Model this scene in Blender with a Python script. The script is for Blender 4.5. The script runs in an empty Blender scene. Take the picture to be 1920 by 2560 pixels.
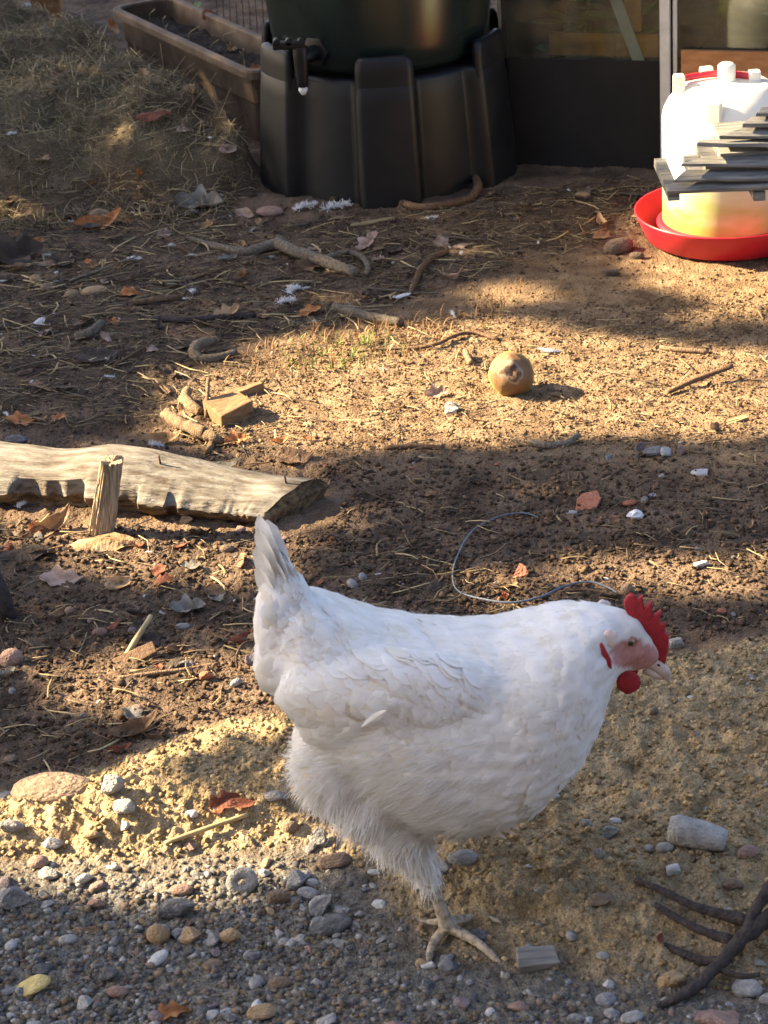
import bpy, bmesh, math, random
import numpy as np
from mathutils import Vector, Matrix, Quaternion
from mathutils.bvhtree import BVHTree
random.seed(7); RNG = np.random.default_rng(11)
sc = bpy.context.scene
COL = sc.collection

# ------------------------------------------------------------------ camera
F = 6200.0; TH = math.radians(25.5); RO = math.radians(3.5); CH = 1.56
CAM = np.array([0, 0, CH])
R0 = np.array([1., 0, 0]); U0 = np.array([0, math.sin(TH), math.cos(TH)]); FW = np.array([0, math.cos(TH), -math.sin(TH)])
RC = math.cos(RO) * R0 - math.sin(RO) * U0; UC = math.sin(RO) * R0 + math.cos(RO) * U0
cd = bpy.data.cameras.new("camera"); cam = bpy.data.objects.new("camera", cd); COL.objects.link(cam)
cd.sensor_fit = 'VERTICAL'; cd.sensor_height = 36.0; cd.lens = F / 2560 * 36.0
cd.clip_start = 0.05; cd.clip_end = 300
cam.matrix_world = Matrix(((RC[0], UC[0], -FW[0], 0), (RC[1], UC[1], -FW[1], 0), (RC[2], UC[2], -FW[2], CH), (0, 0, 0, 1)))
cd.dof.use_dof = True; cd.dof.focus_distance = 3.35; cd.dof.aperture_fstop = 20.0
sc.camera = cam
# ------------------------------------------------------------------ sky, sun, exposure
SUN_EL = math.radians(31); SUN_AZ = math.radians(14)      # azimuth: from the left, a little behind
S = np.array([-math.cos(SUN_EL) * math.cos(SUN_AZ), math.cos(SUN_EL) * math.sin(SUN_AZ), math.sin(SUN_EL)])
w = bpy.data.worlds.new("World"); sc.world = w; w.use_nodes = True
nt = w.node_tree; sky = nt.nodes.new('ShaderNodeTexSky'); sky.sky_type = 'NISHITA'; sky.sun_disc = False
sky.sun_elevation = SUN_EL; sky.sun_rotation = -math.radians(90 - 14)
sky.air_density = 0.66; sky.dust_density = 3.0; sky.ozone_density = 0.0
bg = nt.nodes['Background']; nt.links.new(sky.outputs[0], bg.inputs[0]); bg.inputs[1].default_value = 0.072
ld = bpy.data.lights.new("sun", 'SUN'); ld.energy = 5.0; ld.angle = math.radians(0.53); ld.color = (1.0, 0.77, 0.47)
sun = bpy.data.objects.new("sun", ld); COL.objects.link(sun)
sun.rotation_euler = Vector(S).to_track_quat('Z', 'Y').to_euler(); sun.location = (-6, 4, 6)
sc.view_settings.view_transform = 'Standard'; sc.view_settings.look = 'None'
sc.view_settings.exposure = 2.95; sc.view_settings.gamma = 1.0; sc.view_settings.use_curve_mapping = False
sc.cycles.max_bounces = 6; sc.cycles.transparent_max_bounces = 8; sc.cycles.caustics_reflective = False; sc.cycles.caustics_refractive = False

# ------------------------------------------------------------------ helpers: photo point -> place
def ray(px, py):
    d = FW * F + RC * (px - 960) - UC * (py - 1280); return d / np.linalg.norm(d)
def PZ(px, py, z=0.0):
    d = ray(px, py); return CAM + d * ((z - CH) / d[2])
def PY(px, py, Y):
    d = ray(px, py); return CAM + d * (Y / d[1])
def scale_at(p): return F / (np.dot(np.array(p) - CAM, FW))

_perm = RNG.permutation(256); _perm = np.concatenate([_perm, _perm, _perm])
_ga = RNG.uniform(0, 2 * np.pi, 256); _gx, _gy = np.cos(_ga), np.sin(_ga)
def noise(x, y, seed=0):
    x = np.asarray(x, float) + seed * 17.31; y = np.asarray(y, float) + seed * 9.77
    xi = np.floor(x).astype(int); yi = np.floor(y).astype(int); xf = x - xi; yf = y - yi
    u = xf * xf * xf * (xf * (xf * 6 - 15) + 10); v = yf * yf * yf * (yf * (yf * 6 - 15) + 10)
    def g(ix, iy, dx, dy):
        h = _perm[(_perm[ix & 255] + iy) & 255]; return _gx[h] * dx + _gy[h] * dy
    a = g(xi, yi, xf, yf); b = g(xi + 1, yi, xf - 1, yf); c = g(xi, yi + 1, xf, yf - 1); d = g(xi + 1, yi + 1, xf - 1, yf - 1)
    return ((a * (1 - u) + b * u) * (1 - v) + (c * (1 - u) + d * u) * v) * 1.5
def fbm(x, y, f, octs, seed=0, gain=.5):
    t = 0; a = 1; s = 0
    for o in range(octs): t = t + a * noise(x * f, y * f, seed + o * 3); s += a; a *= gain; f *= 2.03
    return t / s
def sst(t): t = np.clip(t, 0, 1); return t * t * (3 - 2 * t)
def sdpoly(x, y, P):                       # signed distance, negative inside
    x = np.asarray(x, float); y = np.asarray(y, float)
    P = np.asarray(P, float); d = np.full(x.shape, 1e9); inside = np.zeros(x.shape, bool); n = len(P)
    for i in range(n):
        a = P[i]; b = P[(i + 1) % n]; e = b - a; wx = x - a[0]; wy = y - a[1]
        t = np.clip((wx * e[0] + wy * e[1]) / (e @ e + 1e-12), 0, 1)
        d = np.minimum(d, (wx - e[0] * t) ** 2 + (wy - e[1] * t) ** 2)
        c = (a[1] > y) != (b[1] > y)
        xx = a[0] + (y - a[1]) * (b[0] - a[0]) / (b[1] - a[1] + 1e-12)
        inside ^= c & (x < xx)
    d = np.sqrt(d); return np.where(inside, -d, d)
def W(pxs, z=0.0): return [PZ(a, b, z)[:2] for a, b in pxs]

# ------------------------------------------------------------------ materials
def mat(name, cols, scale=20.0, rough=.8, bump=.3, bscale=80.0, spec=.3, rand=0.0, attr=None, coord='Object', detail=6.0, stretch=None, transl=0.0, bdist=.002, coat=0.0):
    m = bpy.data.materials.new(name); m.use_nodes = True; t = m.node_tree; N = t.nodes; L = t.links
    b = N['Principled BSDF']; b.inputs['Roughness'].default_value = rough; b.inputs['Specular IOR Level'].default_value = spec
    if coat: b.inputs['Coat Weight'].default_value = coat
    tc = N.new('ShaderNodeTexCoord'); src = tc.outputs[coord]
    if stretch:
        mp = N.new('ShaderNodeMapping'); mp.inputs['Scale'].default_value = stretch; L.new(src, mp.inputs[0]); src = mp.outputs[0]
    nz = N.new('ShaderNodeTexNoise'); nz.inputs['Scale'].default_value = scale; nz.inputs['Detail'].default_value = detail; L.new(src, nz.inputs['Vector'])
    rp = N.new('ShaderNodeValToRGB'); L.new(nz.outputs['Fac'], rp.inputs[0])
    el = rp.color_ramp.elements; n = len(cols)
    for i, c in enumerate(cols):
        p = .32 + .36 * i / max(1, n - 1)
        e = el[i] if i < 2 else el.new(p)
        e.position = p; e.color = (*c, 1)
    if n == 1: el[1].color = (*cols[0], 1)
    out = rp.outputs[0]
    if attr:
        at = N.new('ShaderNodeAttribute'); at.attribute_name = attr
        mx = N.new('ShaderNodeMix'); mx.data_type = 'RGBA'; mx.blend_type = 'MULTIPLY'; mx.inputs['Factor'].default_value = 1
        L.new(out, mx.inputs['A']); L.new(at.outputs['Color'], mx.inputs['B']); out = mx.outputs['Result']
    if rand:
        oi = N.new('ShaderNodeObjectInfo'); mr = N.new('ShaderNodeMapRange'); mr.inputs['To Min'].default_value = 1 - rand; mr.inputs['To Max'].default_value = 1 + rand
        L.new(oi.outputs['Random'], mr.inputs['Value']); hs = N.new('ShaderNodeHueSaturation')
        L.new(mr.outputs[0], hs.inputs['Value']); L.new(out, hs.inputs['Color']); out = hs.outputs[0]
    L.new(out, b.inputs['Base Color'])
    if bump:
        n2 = N.new('ShaderNodeTexNoise'); n2.inputs['Scale'].default_value = bscale; n2.inputs['Detail'].default_value = 5; L.new(src, n2.inputs['Vector'])
        bp = N.new('ShaderNodeBump'); bp.inputs['Strength'].default_value = bump; bp.inputs['Distance'].default_value = bdist
        L.new(n2.outputs['Fac'], bp.inputs['Height']); L.new(bp.outputs[0], b.inputs['Normal'])
    if transl:
        tr = N.new('ShaderNodeBsdfTranslucent'); L.new(out, tr.inputs['Color']); ms = N.new('ShaderNodeMixShader'); ms.inputs[0].default_value = transl
        L.new(b.outputs[0], ms.inputs[1]); L.new(tr.outputs[0], ms.inputs[2]); L.new(ms.outputs[0], N['Material Output'].inputs[0])
    return m

M = {}
M['crumb'] = mat('crumb', [(.7, .7, .7), (1.1, 1.1, 1.1)], 200, .95, .0, attr='col', spec=.1)
M['straw'] = mat('straw', [(.22, .165, .085), (.36, .285, .15)], 30, .6, .2, 200, rand=.5, spec=.3)
M['straw_bits'] = mat('straw_bits', [(.75, .75, .75), (1.1, 1.1, 1.1)], 150, .75, 0, attr='col', spec=.2)
M['bark_grey'] = mat('bark_grey', [(.07, .056, .042), (.17, .145, .11)], 200, .9, .9, 380, rand=.25)
M['bark_brown'] = mat('bark_brown', [(.065, .038, .023), (.15, .095, .055)], 180, .9, .9, 380, rand=.2)
M['bark_dark'] = mat('bark_dark', [(.022, .018, .018), (.05, .040, .036)], 90, .85, .8, 240, bdist=.004)
M['stick_pale'] = mat('stick_pale', [(.12, .075, .045), (.24, .165, .10)], 220, .9, .9, 420, rand=.15, bdist=.004)
M['wood_weathered'] = mat('wood_weathered', [(.06, .045, .032), (.13, .118, .10), (.19, .182, .165)], 18, .9, .8, 45, stretch=(1, 5, 5), bdist=.005, detail=9)
M['wood_rotten_shaded'] = mat('wood_rotten_shaded', [(.045, .03, .018), (.13, .085, .045), (.22, .15, .08)], 22, .95, 1, 60, stretch=(1, 5, 5), bdist=.006, detail=9)  # brown rotten wood, darkened for the shade under the overhanging edge
M['wood_stub'] = mat('wood_stub', [(.13, .10, .07), (.30, .24, .16), (.38, .31, .22)], 40, .9, .9, 130, stretch=(6, 6, .6), bdist=.004)
M['wood_block'] = mat('wood_block', [(.13, .075, .036), (.24, .155, .08)], 60, .85, .5, 150, stretch=(1, 4, 4))
M['wood_grey'] = mat('wood_grey', [(.09, .09, .085), (.18, .175, .16), (.25, .24, .21)], 14, .8, .7, 60, stretch=(1, 9, 9), bdist=.003)
M['wood_orange'] = mat('wood_orange', [(.30, .13, .045), (.42, .20, .08)], 10, .7, .3, 60, stretch=(1, 8, 8))
M['plastic_black'] = mat('plastic_black', [(.003, .0032, .004), (.005, .005, .006), (.012, .011, .010)], 9, .48, .15, 400, spec=.3, bdist=.001)
M['plastic_green'] = mat('plastic_green', [(.007, .012, .011), (.010, .017, .015)], 7, .26, .1, 300, spec=.5, bdist=.001)
M['panel_black'] = mat('panel_black', [(.0022, .0022, .003), (.004, .004, .0045), (.009, .008, .007)], 6, .65, .2, 90)
M['metal'] = mat('metal', [(.42, .40, .35), (.55, .52, .46)], 30, .5, .1, 200)
M['added_brickwork'] = mat('added_brickwork', [(.10, .09, .075), (.16, .14, .12)], 6, .9, .5, 30)
M['strut'] = mat('strut', [(.20, .23, .25), (.28, .31, .33)], 30, .6, .1, 200)
M['nail'] = mat('nail', [(.05, .03, .02), (.10, .05, .03)], 200, .8, .3, 600)
M['pot'] = mat('pot', [(.07, .045, .028), (.115, .078, .05), (.155, .11, .075)], 18, .75, .3, 120)
M['pot_soil'] = mat('pot_soil', [(.012, .009, .007), (.04, .028, .02)], 60, .95, 1, 120, bdist=.01)
M['red'] = mat('red', [(.40, .010, .025), (.50, .02, .035)], 12, .4, .1, 200, spec=.45)
M['white_plastic'] = mat('white_plastic', [(.74, .74, .66), (.82, .82, .76)], 8, .45, .05, 100, spec=.4, transl=.2)
M['leg'] = mat('leg', [(.08, .07, .055), (.30, .25, .18), (.42, .35, .26)], 140, .6, .9, 520, bdist=.0015)
M['claw'] = mat('claw', [(.16, .13, .10), (.28, .23, .18)], 100, .5, .1)
M['comb'] = mat('comb', [(.25, .010, .018), (.37, .022, .03)], 160, .6, .9, 900, spec=.35, bdist=.0012)
M['beak'] = mat('beak', [(.40, .32, .27), (.58, .50, .44)], 60, .45, .1, 300)
M['lobe'] = mat('lobe', [(.55, .45, .43), (.68, .62, .60)], 120, .6, .3, 500)
M['eyelid'] = mat('eyelid', [(.30, .13, .11), (.42, .22, .19)], 200, .6, .3, 600)
M['eye'] = mat('eye', [(.20, .13, .075), (.30, .20, .12)], 200, .12, 0, spec=.6)
M['pupil'] = mat('pupil', [(.004, .004, .004), (.006, .006, .006)], 10, .08, 0, spec=.7)
M['feather'] = mat('feather', [(.72, .70, .65), (.79, .78, .75), (.82, .81, .79)], 14, .9, 0, spec=.15, coord='Generated', attr='col', transl=.22)
M['down'] = mat('down', [(.62, .62, .62), (.74, .74, .76)], 60, .9, 0, spec=.1, transl=.3)
M['twine'] = mat('twine', [(.08, .10, .135), (.13, .16, .20)], 200, .6, .4, 800)
M['grass'] = mat('grass', [(.85, .85, .85), (1.1, 1.1, 1.1)], 100, .7, 0, attr='col', spec=.2, transl=.2)
M['hedge_leaf'] = mat('hedge_leaf', [(.035, .06, .02), (.06, .09, .03)], 10, .5, 0, spec=.4)
M['plant_leaf'] = mat('plant_leaf', [(.16, .25, .07), (.27, .36, .12)], 60, .5, .1, 200, transl=.3)
M['paper'] = mat('paper', [(.55, .56, .58), (.72, .73, .74)], 60, .6, .3, 200)

def stone_mat(n, a, b, c=None, sc_=2.2): M['stone_' + n] = mat('stone_' + n, [a, b] + ([c] if c else []), sc_, .85, .5, 9, rand=.18, bdist=.03, detail=10)
stone_mat('grey', (.13, .13, .14), (.22, .22, .22), (.29, .285, .28))
stone_mat('pale', (.19, .185, .175), (.28, .275, .26), (.35, .34, .325))
stone_mat('white', (.34, .345, .35), (.46, .46, .455))
stone_mat('pink', (.19, .12, .10), (.29, .20, .165))
stone_mat('brown', (.12, .085, .06), (.21, .155, .11))
stone_mat('tan', (.25, .17, .09), (.38, .28, .17))
stone_mat('dark', (.045, .045, .05), (.10, .10, .105), (.2, .2, .2))
stone_mat('purple', (.12, .095, .10), (.20, .165, .17))
stone_mat('brick', (.30, .10, .055), (.42, .17, .10))
stone_mat('yellow', (.35, .28, .10), (.50, .42, .20))
def leaf_mat(n, a, b): M['leaf_' + n] = mat('leaf_' + n, [tuple(x * .5 for x in a), a, b], 2.4, .7, .3, 12, rand=.2, transl=.2, coord='Object', spec=.25, bdist=.02)
leaf_mat('tan', (.30, .19, .10), (.42, .30, .18)); leaf_mat('orange', (.34, .14, .05), (.46, .23, .10))
leaf_mat('brown', (.14, .085, .05), (.24, .16, .10)); leaf_mat('dark', (.055, .04, .03), (.11, .08, .06))
leaf_mat('pink', (.30, .21, .16), (.42, .32, .27)); leaf_mat('red', (.17, .055, .03), (.25, .10, .06)); leaf_mat('grey', (.16, .15, .13), (.26, .25, .23))

# ------------------------------------------------------------------ object helpers
def link(name, me, m=None, parent=None, smooth=False):
    o = bpy.data.objects.new(name, me); COL.objects.link(o)
    if m is not None and not me.materials: me.materials.append(M[m] if isinstance(m, str) else m)
    if parent: o.parent = parent
    if smooth and len(me.polygons): me.polygons.foreach_set('use_smooth', np.ones(len(me.polygons), bool))
    return o
def mesh(v, f, name='m'):
    me = bpy.data.meshes.new(name); me.from_pydata([tuple(map(float, a)) for a in v], [], [tuple(map(int, a)) for a in f]); me.update(); return me
def fast_mesh(v, faces, name='m', col=None):      # faces: (n,k) int array or list of such arrays
    if not isinstance(faces, list): faces = [faces]
    me = bpy.data.meshes.new(name); v = np.asarray(v, np.float32); me.vertices.add(len(v)); me.vertices.foreach_set('co', v.ravel())
    li = np.concatenate([f.ravel() for f in faces]); tot = np.concatenate([np.full(len(f), f.shape[1]) for f in faces])
    me.loops.add(len(li)); me.loops.foreach_set('vertex_index', li.astype(np.int32))
    me.polygons.add(len(tot)); me.polygons.foreach_set('loop_start', np.concatenate([[0], np.cumsum(tot)[:-1]]).astype(np.int32))
    me.update(calc_edges=True)
    if col is not None:
        a = me.color_attributes.new('col', 'FLOAT_COLOR', 'POINT'); c = np.ones((len(v), 4), np.float32); c[:, :3] = col; a.data.foreach_set('color', c.ravel())
    return me
def tag(o, label=None, cat=None, group=None, kind=None):
    if label: o['label'] = label
    if cat: o['category'] = cat
    if group: o['group'] = group
    if kind: o['kind'] = kind
    return o
def empty(name, loc=(0, 0, 0)):
    o = bpy.data.objects.new(name, None); COL.objects.link(o); o.location = tuple(loc); o.empty_display_size = .05; return o
class MB:
    def __init__(s): s.v = []; s.f = []
    def box(s, c, size, R=None, jit=0):
        n = len(s.v); h = np.array(size) / 2
        for dz in (-1, 1):
            for dx, dy in ((-1, -1), (1, -1), (1, 1), (-1, 1)):
                p = np.array([dx, dy, dz]) * h + (np.random.uniform(-jit, jit, 3) if jit else 0)
                if R is not None: p = np.array(R) @ p
                s.v.append(np.array(c) + p)
        s.f += [(n + 3, n + 2, n + 1, n), (n + 4, n + 5, n + 6, n + 7)] + [(n + i, n + (i + 1) % 4, n + 4 + (i + 1) % 4, n + 4 + i) for i in range(4)]
        return s
    def tube(s, pts, rad, seg=8, cap=True, jit=0.0):
        pts = [np.array(p, float) for p in pts]; n = len(pts)
        if np.isscalar(rad): rad = [rad] * n
        u = None; rings = []
        for i in range(n):
            t = pts[min(i + 1, n - 1)] - pts[max(i - 1, 0)]; t /= np.linalg.norm(t) + 1e-12
            if u is None:
                u = np.cross(t, [0, 0, 1]); u = np.cross(t, [1, 0, 0]) if np.linalg.norm(u) < .1 else u
            u = u - t * (u @ t); u /= np.linalg.norm(u) + 1e-12; v2 = np.cross(t, u); b = len(s.v)
            for k in range(seg):
                a = 2 * np.pi * k / seg; r = rad[i] * (1 + (random.uniform(-jit, jit) if jit else 0))
                s.v.append(pts[i] + r * (np.cos(a) * u + np.sin(a) * v2))
            rings.append(b)
        for a, b in zip(rings[:-1], rings[1:]):
            for k in range(seg): s.f.append((a + k, a + (k + 1) % seg, b + (k + 1) % seg, b + k))
        if cap: s.f.append(tuple(rings[0] + k for k in range(seg))[::-1]); s.f.append(tuple(rings[-1] + k for k in range(seg)))
        return s
    def lathe(s, prof, seg=48, c=(0, 0, 0), a0=0, a1=2 * np.pi):
        b = len(s.v); full = abs(a1 - a0 - 2 * np.pi) < 1e-6; ns = seg if full else seg + 1
        for r, z in prof:
            for k in range(ns): a = a0 + (a1 - a0) * k / seg; s.v.append(np.array([c[0] + r * np.cos(a), c[1] + r * np.sin(a), c[2] + z]))
        for i in range(len(prof) - 1):
            for k in range(seg): k2 = (k + 1) % ns; s.f.append((b + i * ns + k, b + i * ns + k2, b + (i + 1) * ns + k2, b + (i + 1) * ns + k))
        return s
    def prism(s, outline, n, thick):       # outline: list of 3-D points in a plane with normal n
        n = np.array(n); k = len(outline); b = len(s.v)
        for d in (-thick / 2, thick / 2):
            for p in outline: s.v.append(np.array(p) + n * d)
        s.f.append(tuple(b + i for i in range(k))[::-1]); s.f.append(tuple(b + k + i for i in range(k)))
        for i in range(k): s.f.append((b + i, b + (i + 1) % k, b + k + (i + 1) % k, b + k + i))
        return s
    def build(s, name, m, parent=None, smooth=False, bevel=0, bseg=2):
        off = np.array(parent.location) if parent is not None else 0
        me = mesh([p - off for p in s.v], s.f, name); bm = bmesh.new(); bm.from_mesh(me)
        bmesh.ops.recalc_face_normals(bm, faces=bm.faces)
        if bevel: bmesh.ops.bevel(bm, geom=[e for e in bm.edges if e.calc_face_angle(0) > .5], offset=bevel, segments=bseg, profile=.6, affect='EDGES')
        bm.to_mesh(me); bm.free()
        return link(name, me, m, parent, smooth)
def spline(pts, n=6):                       # Catmull-Rom through points
    P = [np.array(p, float) for p in pts]; P = [2 * P[0] - P[1]] + P + [2 * P[-1] - P[-2]]; out = []
    for i in range(1, len(P) - 2):
        for k in range(n):
            t = k / n; a, b, c, d = P[i - 1:i + 3]
            out.append(.5 * (2 * b + (c - a) * t + (2 * a - 5 * b + 4 * c - d) * t * t + (3 * b - a - 3 * c + d) * t ** 3))
    return out + [P[-2]]

# ================================================================== GROUND
SAND = W([(-700, 2250), (-300, 2090), (0, 1990), (110, 1950), (240, 1925), (330, 1880), (480, 1825), (640, 1790), (900, 1740), (1300, 1690), (1640, 1640), (1920, 1590), (2500, 1480),
          (2900, 2500), (1920, 2480), (1600, 2470), (1300, 2420), (1130, 2400), (1000, 2290), (900, 2170), (760, 2100), (560, 2130), (330, 2165), (0, 2150), (-500, 2200)])
GRAV = W([(-1200, 2250), (-500, 2200), (0, 2150), (330, 2165), (560, 2130), (760, 2100), (900, 2170), (1000, 2290), (1130, 2400), (1300, 2420), (1600, 2470), (1920, 2480), (2900, 2500), (2900, 3600), (-1200, 3600)])
DRY_SUN = W([(700, 880), (1000, 800), (1300, 700), (1500, 620), (2300, 560), (2500, 1150), (1900, 1200), (1400, 1120), (1000, 1150), (650, 1080), (520, 980)])  # dry earth zone; its lighter colour also stands in for sunlight
BN = np.array([.883, .469])
def w_sand(x, y): return sst(.5 - (sdpoly(x, y, SAND) + .02 * fbm(x, y, 14, 3, 5)) / .035)
def w_grav(x, y): return sst(.5 - (sdpoly(x, y, GRAV) + .05 * fbm(x, y, 9, 3, 6)) / .16)
def w_dry_sun(x, y): return sst(.5 - (sdpoly(x, y, DRY_SUN) + .10 * fbm(x, y, 5, 3, 7)) / .28)
def w_bank(x, y):
    n = fbm(x, y, 4, 3, 8) * .06
    return sst((y - 4.70 + n) / .22) * sst((-.20 - x + n) / .10) * sst((2.16 - (x * BN[0] + y * BN[1])) / .08)
def hs(x, y):
    x = np.asarray(x, float); y = np.asarray(y, float)
    h = .034 * sst(-sdpoly(x, y, SAND) / .11) * (1 + .25 * fbm(x, y, 5, 2, 3))
    h = h + .145 * w_bank(x, y) * (1 + .35 * fbm(x, y, 6, 2, 4)) * (.75 + .25 * sst((y - 4.7) / .5))
    h = h + .006 * fbm(x, y, 3, 2, 9)
    return h
def G(px, py):
    z = 0.0
    for _ in range(14):
        p = PZ(px, py, z); z = .5 * z + .5 * float(hs(p[0], p[1]))
    return PZ(px, py, z)
def hfull(x, y):
    x = np.asarray(x, float); y = np.asarray(y, float)
    ws, wg, wb, wd = w_sand(x, y), w_grav(x, y), w_bank(x, y), w_dry_sun(x, y)
    wsoil = np.clip(1 - ws - wg - wb, 0, 1)
    n1 = fbm(x, y, 16, 4, 20, .55); n2 = np.abs(noise(x * 45, y * 45, 30)); n3 = np.abs(noise(x * 95, y * 95, 31)); n4 = noise(x * 170, y * 170, 32)
    soil = .007 * n1 + .006 * (n2 - .3) * (.4 + .6 * sst(.5 + 1.5 * noise(x * 7, y * 7, 33))) + .0035 * (n3 - .3) + .0012 * n4
    soil = soil * (1 - .35 * wd)
    sand = .015 * n1 + .009 * (.35 - np.abs(noise(x * 26, y * 26, 34))) + .007 * (.35 - n2) + .005 * (.3 - n3) + .0018 * n4
    grav = .007 * n1 + .005 * (.35 - n2) + .004 * (.3 - n3) + .0018 * n4
    bank = .02 * n1 + .010 * (n2 - .3) + .004 * (n3 - .3)
    return hs(x, y) + soil * wsoil + sand * ws * (1 - wg) + grav * wg + bank * wb
def on(px, py, dz=0.0):
    p = G(px, py); return np.array([p[0], p[1], float(hfull(p[0], p[1])) + dz])

u = np.linspace(-1.22, 1.22, 430); uo = 1.22 * np.array([1.12, 1.3, 1.6, 2.2, 3.2, 5, 8, 14, 25, 50]); u = np.concatenate([-uo[::-1], u, uo])
yy = [1.66]
while yy[-1] < 6.6: yy.append(yy[-1] + (.0026 + .0017 * (yy[-1] - 1.9) if yy[-1] > 1.9 else .0045))
yo = np.array([1.62, 1.54, 1.36, .9, 0, -1.5, -4, -10, -25])[::-1]; y2 = np.array([6.7, 6.95, 7.4, 8.2, 9.5, 12, 17, 27, 50, 90, 150])
yy = np.concatenate([yo, yy, y2]); wy = .42 + .165 * (np.clip(yy, 1.66, 6.6) - 2)
GX = u[None, :] * wy[:, None]; GY = np.repeat(yy[:, None], len(u), 1); GZ = hfull(GX, GY)
ny, nx = GX.shape; idx = np.arange(nx * ny).reshape(ny, nx)
quads = np.stack([idx[:-1, :-1], idx[:-1, 1:], idx[1:, 1:], idx[1:, :-1]], -1).reshape(-1, 4)
gm = fast_mesh(np.stack([GX, GY, GZ], -1).reshape(-1, 3), quads, 'ground')
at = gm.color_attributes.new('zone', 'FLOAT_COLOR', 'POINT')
zc = np.stack([w_sand(GX, GY), w_grav(GX, GY), w_bank(GX, GY), w_dry_sun(GX, GY)], -1).astype(np.float32); at.data.foreach_set('color', zc.ravel())

def ground_material():
    m = bpy.data.materials.new('ground'); m.use_nodes = True; t = m.node_tree; N = t.nodes; L = t.links; b = N['Principled BSDF']
    b.inputs['Roughness'].default_value = .95; b.inputs['Specular IOR Level'].default_value = .15
    tc = N.new('ShaderNodeTexCoord'); zn = N.new('ShaderNodeAttribute'); zn.attribute_name = 'zone'; sp = N.new('ShaderNodeSeparateColor'); L.new(zn.outputs['Color'], sp.inputs[0])
    def nz(s, d=6): n = N.new('ShaderNodeTexNoise'); n.inputs['Scale'].default_value = s; n.inputs['Detail'].default_value = d; L.new(tc.outputs['Object'], n.inputs['Vector']); return n.outputs['Fac']
    def ramp(f, cs, lo=.34, hi=.68):
        r = N.new('ShaderNodeValToRGB'); L.new(f, r.inputs[0]); e = r.color_ramp.elements
        for i, c in enumerate(cs):
            k = e[i] if i < 2 else e.new(.5)
            k.position = lo + (hi - lo) * i / (len(cs) - 1); k.color = (*c, 1)
        return r.outputs[0]
    def mix(f, a, c):
        x = N.new('ShaderNodeMix'); x.data_type = 'RGBA'; L.new(f, x.inputs['Factor']); L.new(a, x.inputs['A']); L.new(c, x.inputs['B']); return x.outputs['Result']
    soil = ramp(nz(13, 9), [(.054, .037, .026), (.105, .071, .048), (.165, .115, .077)])
    dry = ramp(nz(22, 9), [(.13, .083, .047), (.20, .135, .078), (.27, .19, .115)])  # dry earth tone, lightened further for the sunlit patch
    sand = ramp(nz(30, 9), [(.19, .138, .073), (.29, .215, .118), (.37, .282, .165)])
    grav = ramp(nz(60, 9), [(.085, .078, .064), (.14, .128, .105), (.20, .19, .165)])
    bank = ramp(nz(11, 9), [(.075, .054, .034), (.145, .108, .065), (.19, .15, .088)])
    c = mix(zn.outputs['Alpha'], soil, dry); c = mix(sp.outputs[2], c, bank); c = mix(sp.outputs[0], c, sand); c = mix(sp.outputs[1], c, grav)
    fl = ramp(nz(420, 3), [(.72, .72, .72), (1.0, 1.0, 1.0), (1.35, 1.35, 1.35)], .38, .66)
    mu = N.new('ShaderNodeMix'); mu.data_type = 'RGBA'; mu.blend_type = 'MULTIPLY'; mu.inputs['Factor'].default_value = 1; L.new(c, mu.inputs['A']); L.new(fl, mu.inputs['B'])
    L.new(mu.outputs['Result'], b.inputs['Base Color'])
    bp = N.new('ShaderNodeBump'); bp.inputs['Strength'].default_value = 1.0; bp.inputs['Distance'].default_value = .006; L.new(nz(230, 9), bp.inputs['Height']); L.new(bp.outputs[0], b.inputs['Normal'])
    return m
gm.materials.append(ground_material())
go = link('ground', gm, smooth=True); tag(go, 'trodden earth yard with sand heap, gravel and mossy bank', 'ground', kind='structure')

# ================================================================== HEN
foot = on(1118, 2345)
YM = foot[1] + .036
HS = scale_at([.1, YM, .2])
def hp(px, py, dy=0.0): return PY(px, py, YM + dy)
st = [(657, 1540, 1640, .55), (665, 1505, 1690, .62), (685, 1482, 1725, .70), (720, 1468, 1775, .78), (780, 1466, 1855, .86), (850, 1488, 1930, .9), (950, 1522, 2005, .92), (1050, 1537, 2058, .92),
      (1150, 1543, 2078, .92), (1250, 1541, 2062, .92), (1330, 1521, 2020, .92), (1395, 1506, 1962, .9), (1445, 1502, 1905, .86), (1485, 1505, 1835, .8), (1512, 1510, 1765, .74), (1532, 1516, 1705, .68),
      (1552, 1522, 1683, .62), (1578, 1534, 1678, .6), (1606, 1556, 1672, .56), (1630, 1585, 1668, .52), (1646, 1612, 1660, .5)]
tan30 = math.tan(math.radians(30)); rings = []; seg = 40
for px, t, b, k in st:
    T = hp(px, t); B = hp(px, b); c = (T + B) / 2; half = np.linalg.norm(T - B) / 2; ax = (T - B) / np.linalg.norm(T - B)
    hh = half / math.sqrt(1 + (k * tan30) ** 2); wd = hh * k; ring = []
    for i in range(seg):
        a = 2 * np.pi * i / seg; ca, sa = np.cos(a), np.sin(a); e = .88
        ring.append(c + ax * hh * np.sign(sa) * abs(sa) ** e + np.array([0, 1, 0]) * wd * np.sign(ca) * abs(ca) ** e)
    rings.append(ring)
hv = [p for r in rings for p in r]; hf = []
for i in range(len(rings) - 1):
    for k in range(seg): hf.append((i * seg + k, i * seg + (k + 1) % seg, (i + 1) * seg + (k + 1) % seg, (i + 1) * seg + k))
hf.append(tuple(range(seg))[::-1]); hf.append(tuple((len(rings) - 1) * seg + k for k in range(seg)))
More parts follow.
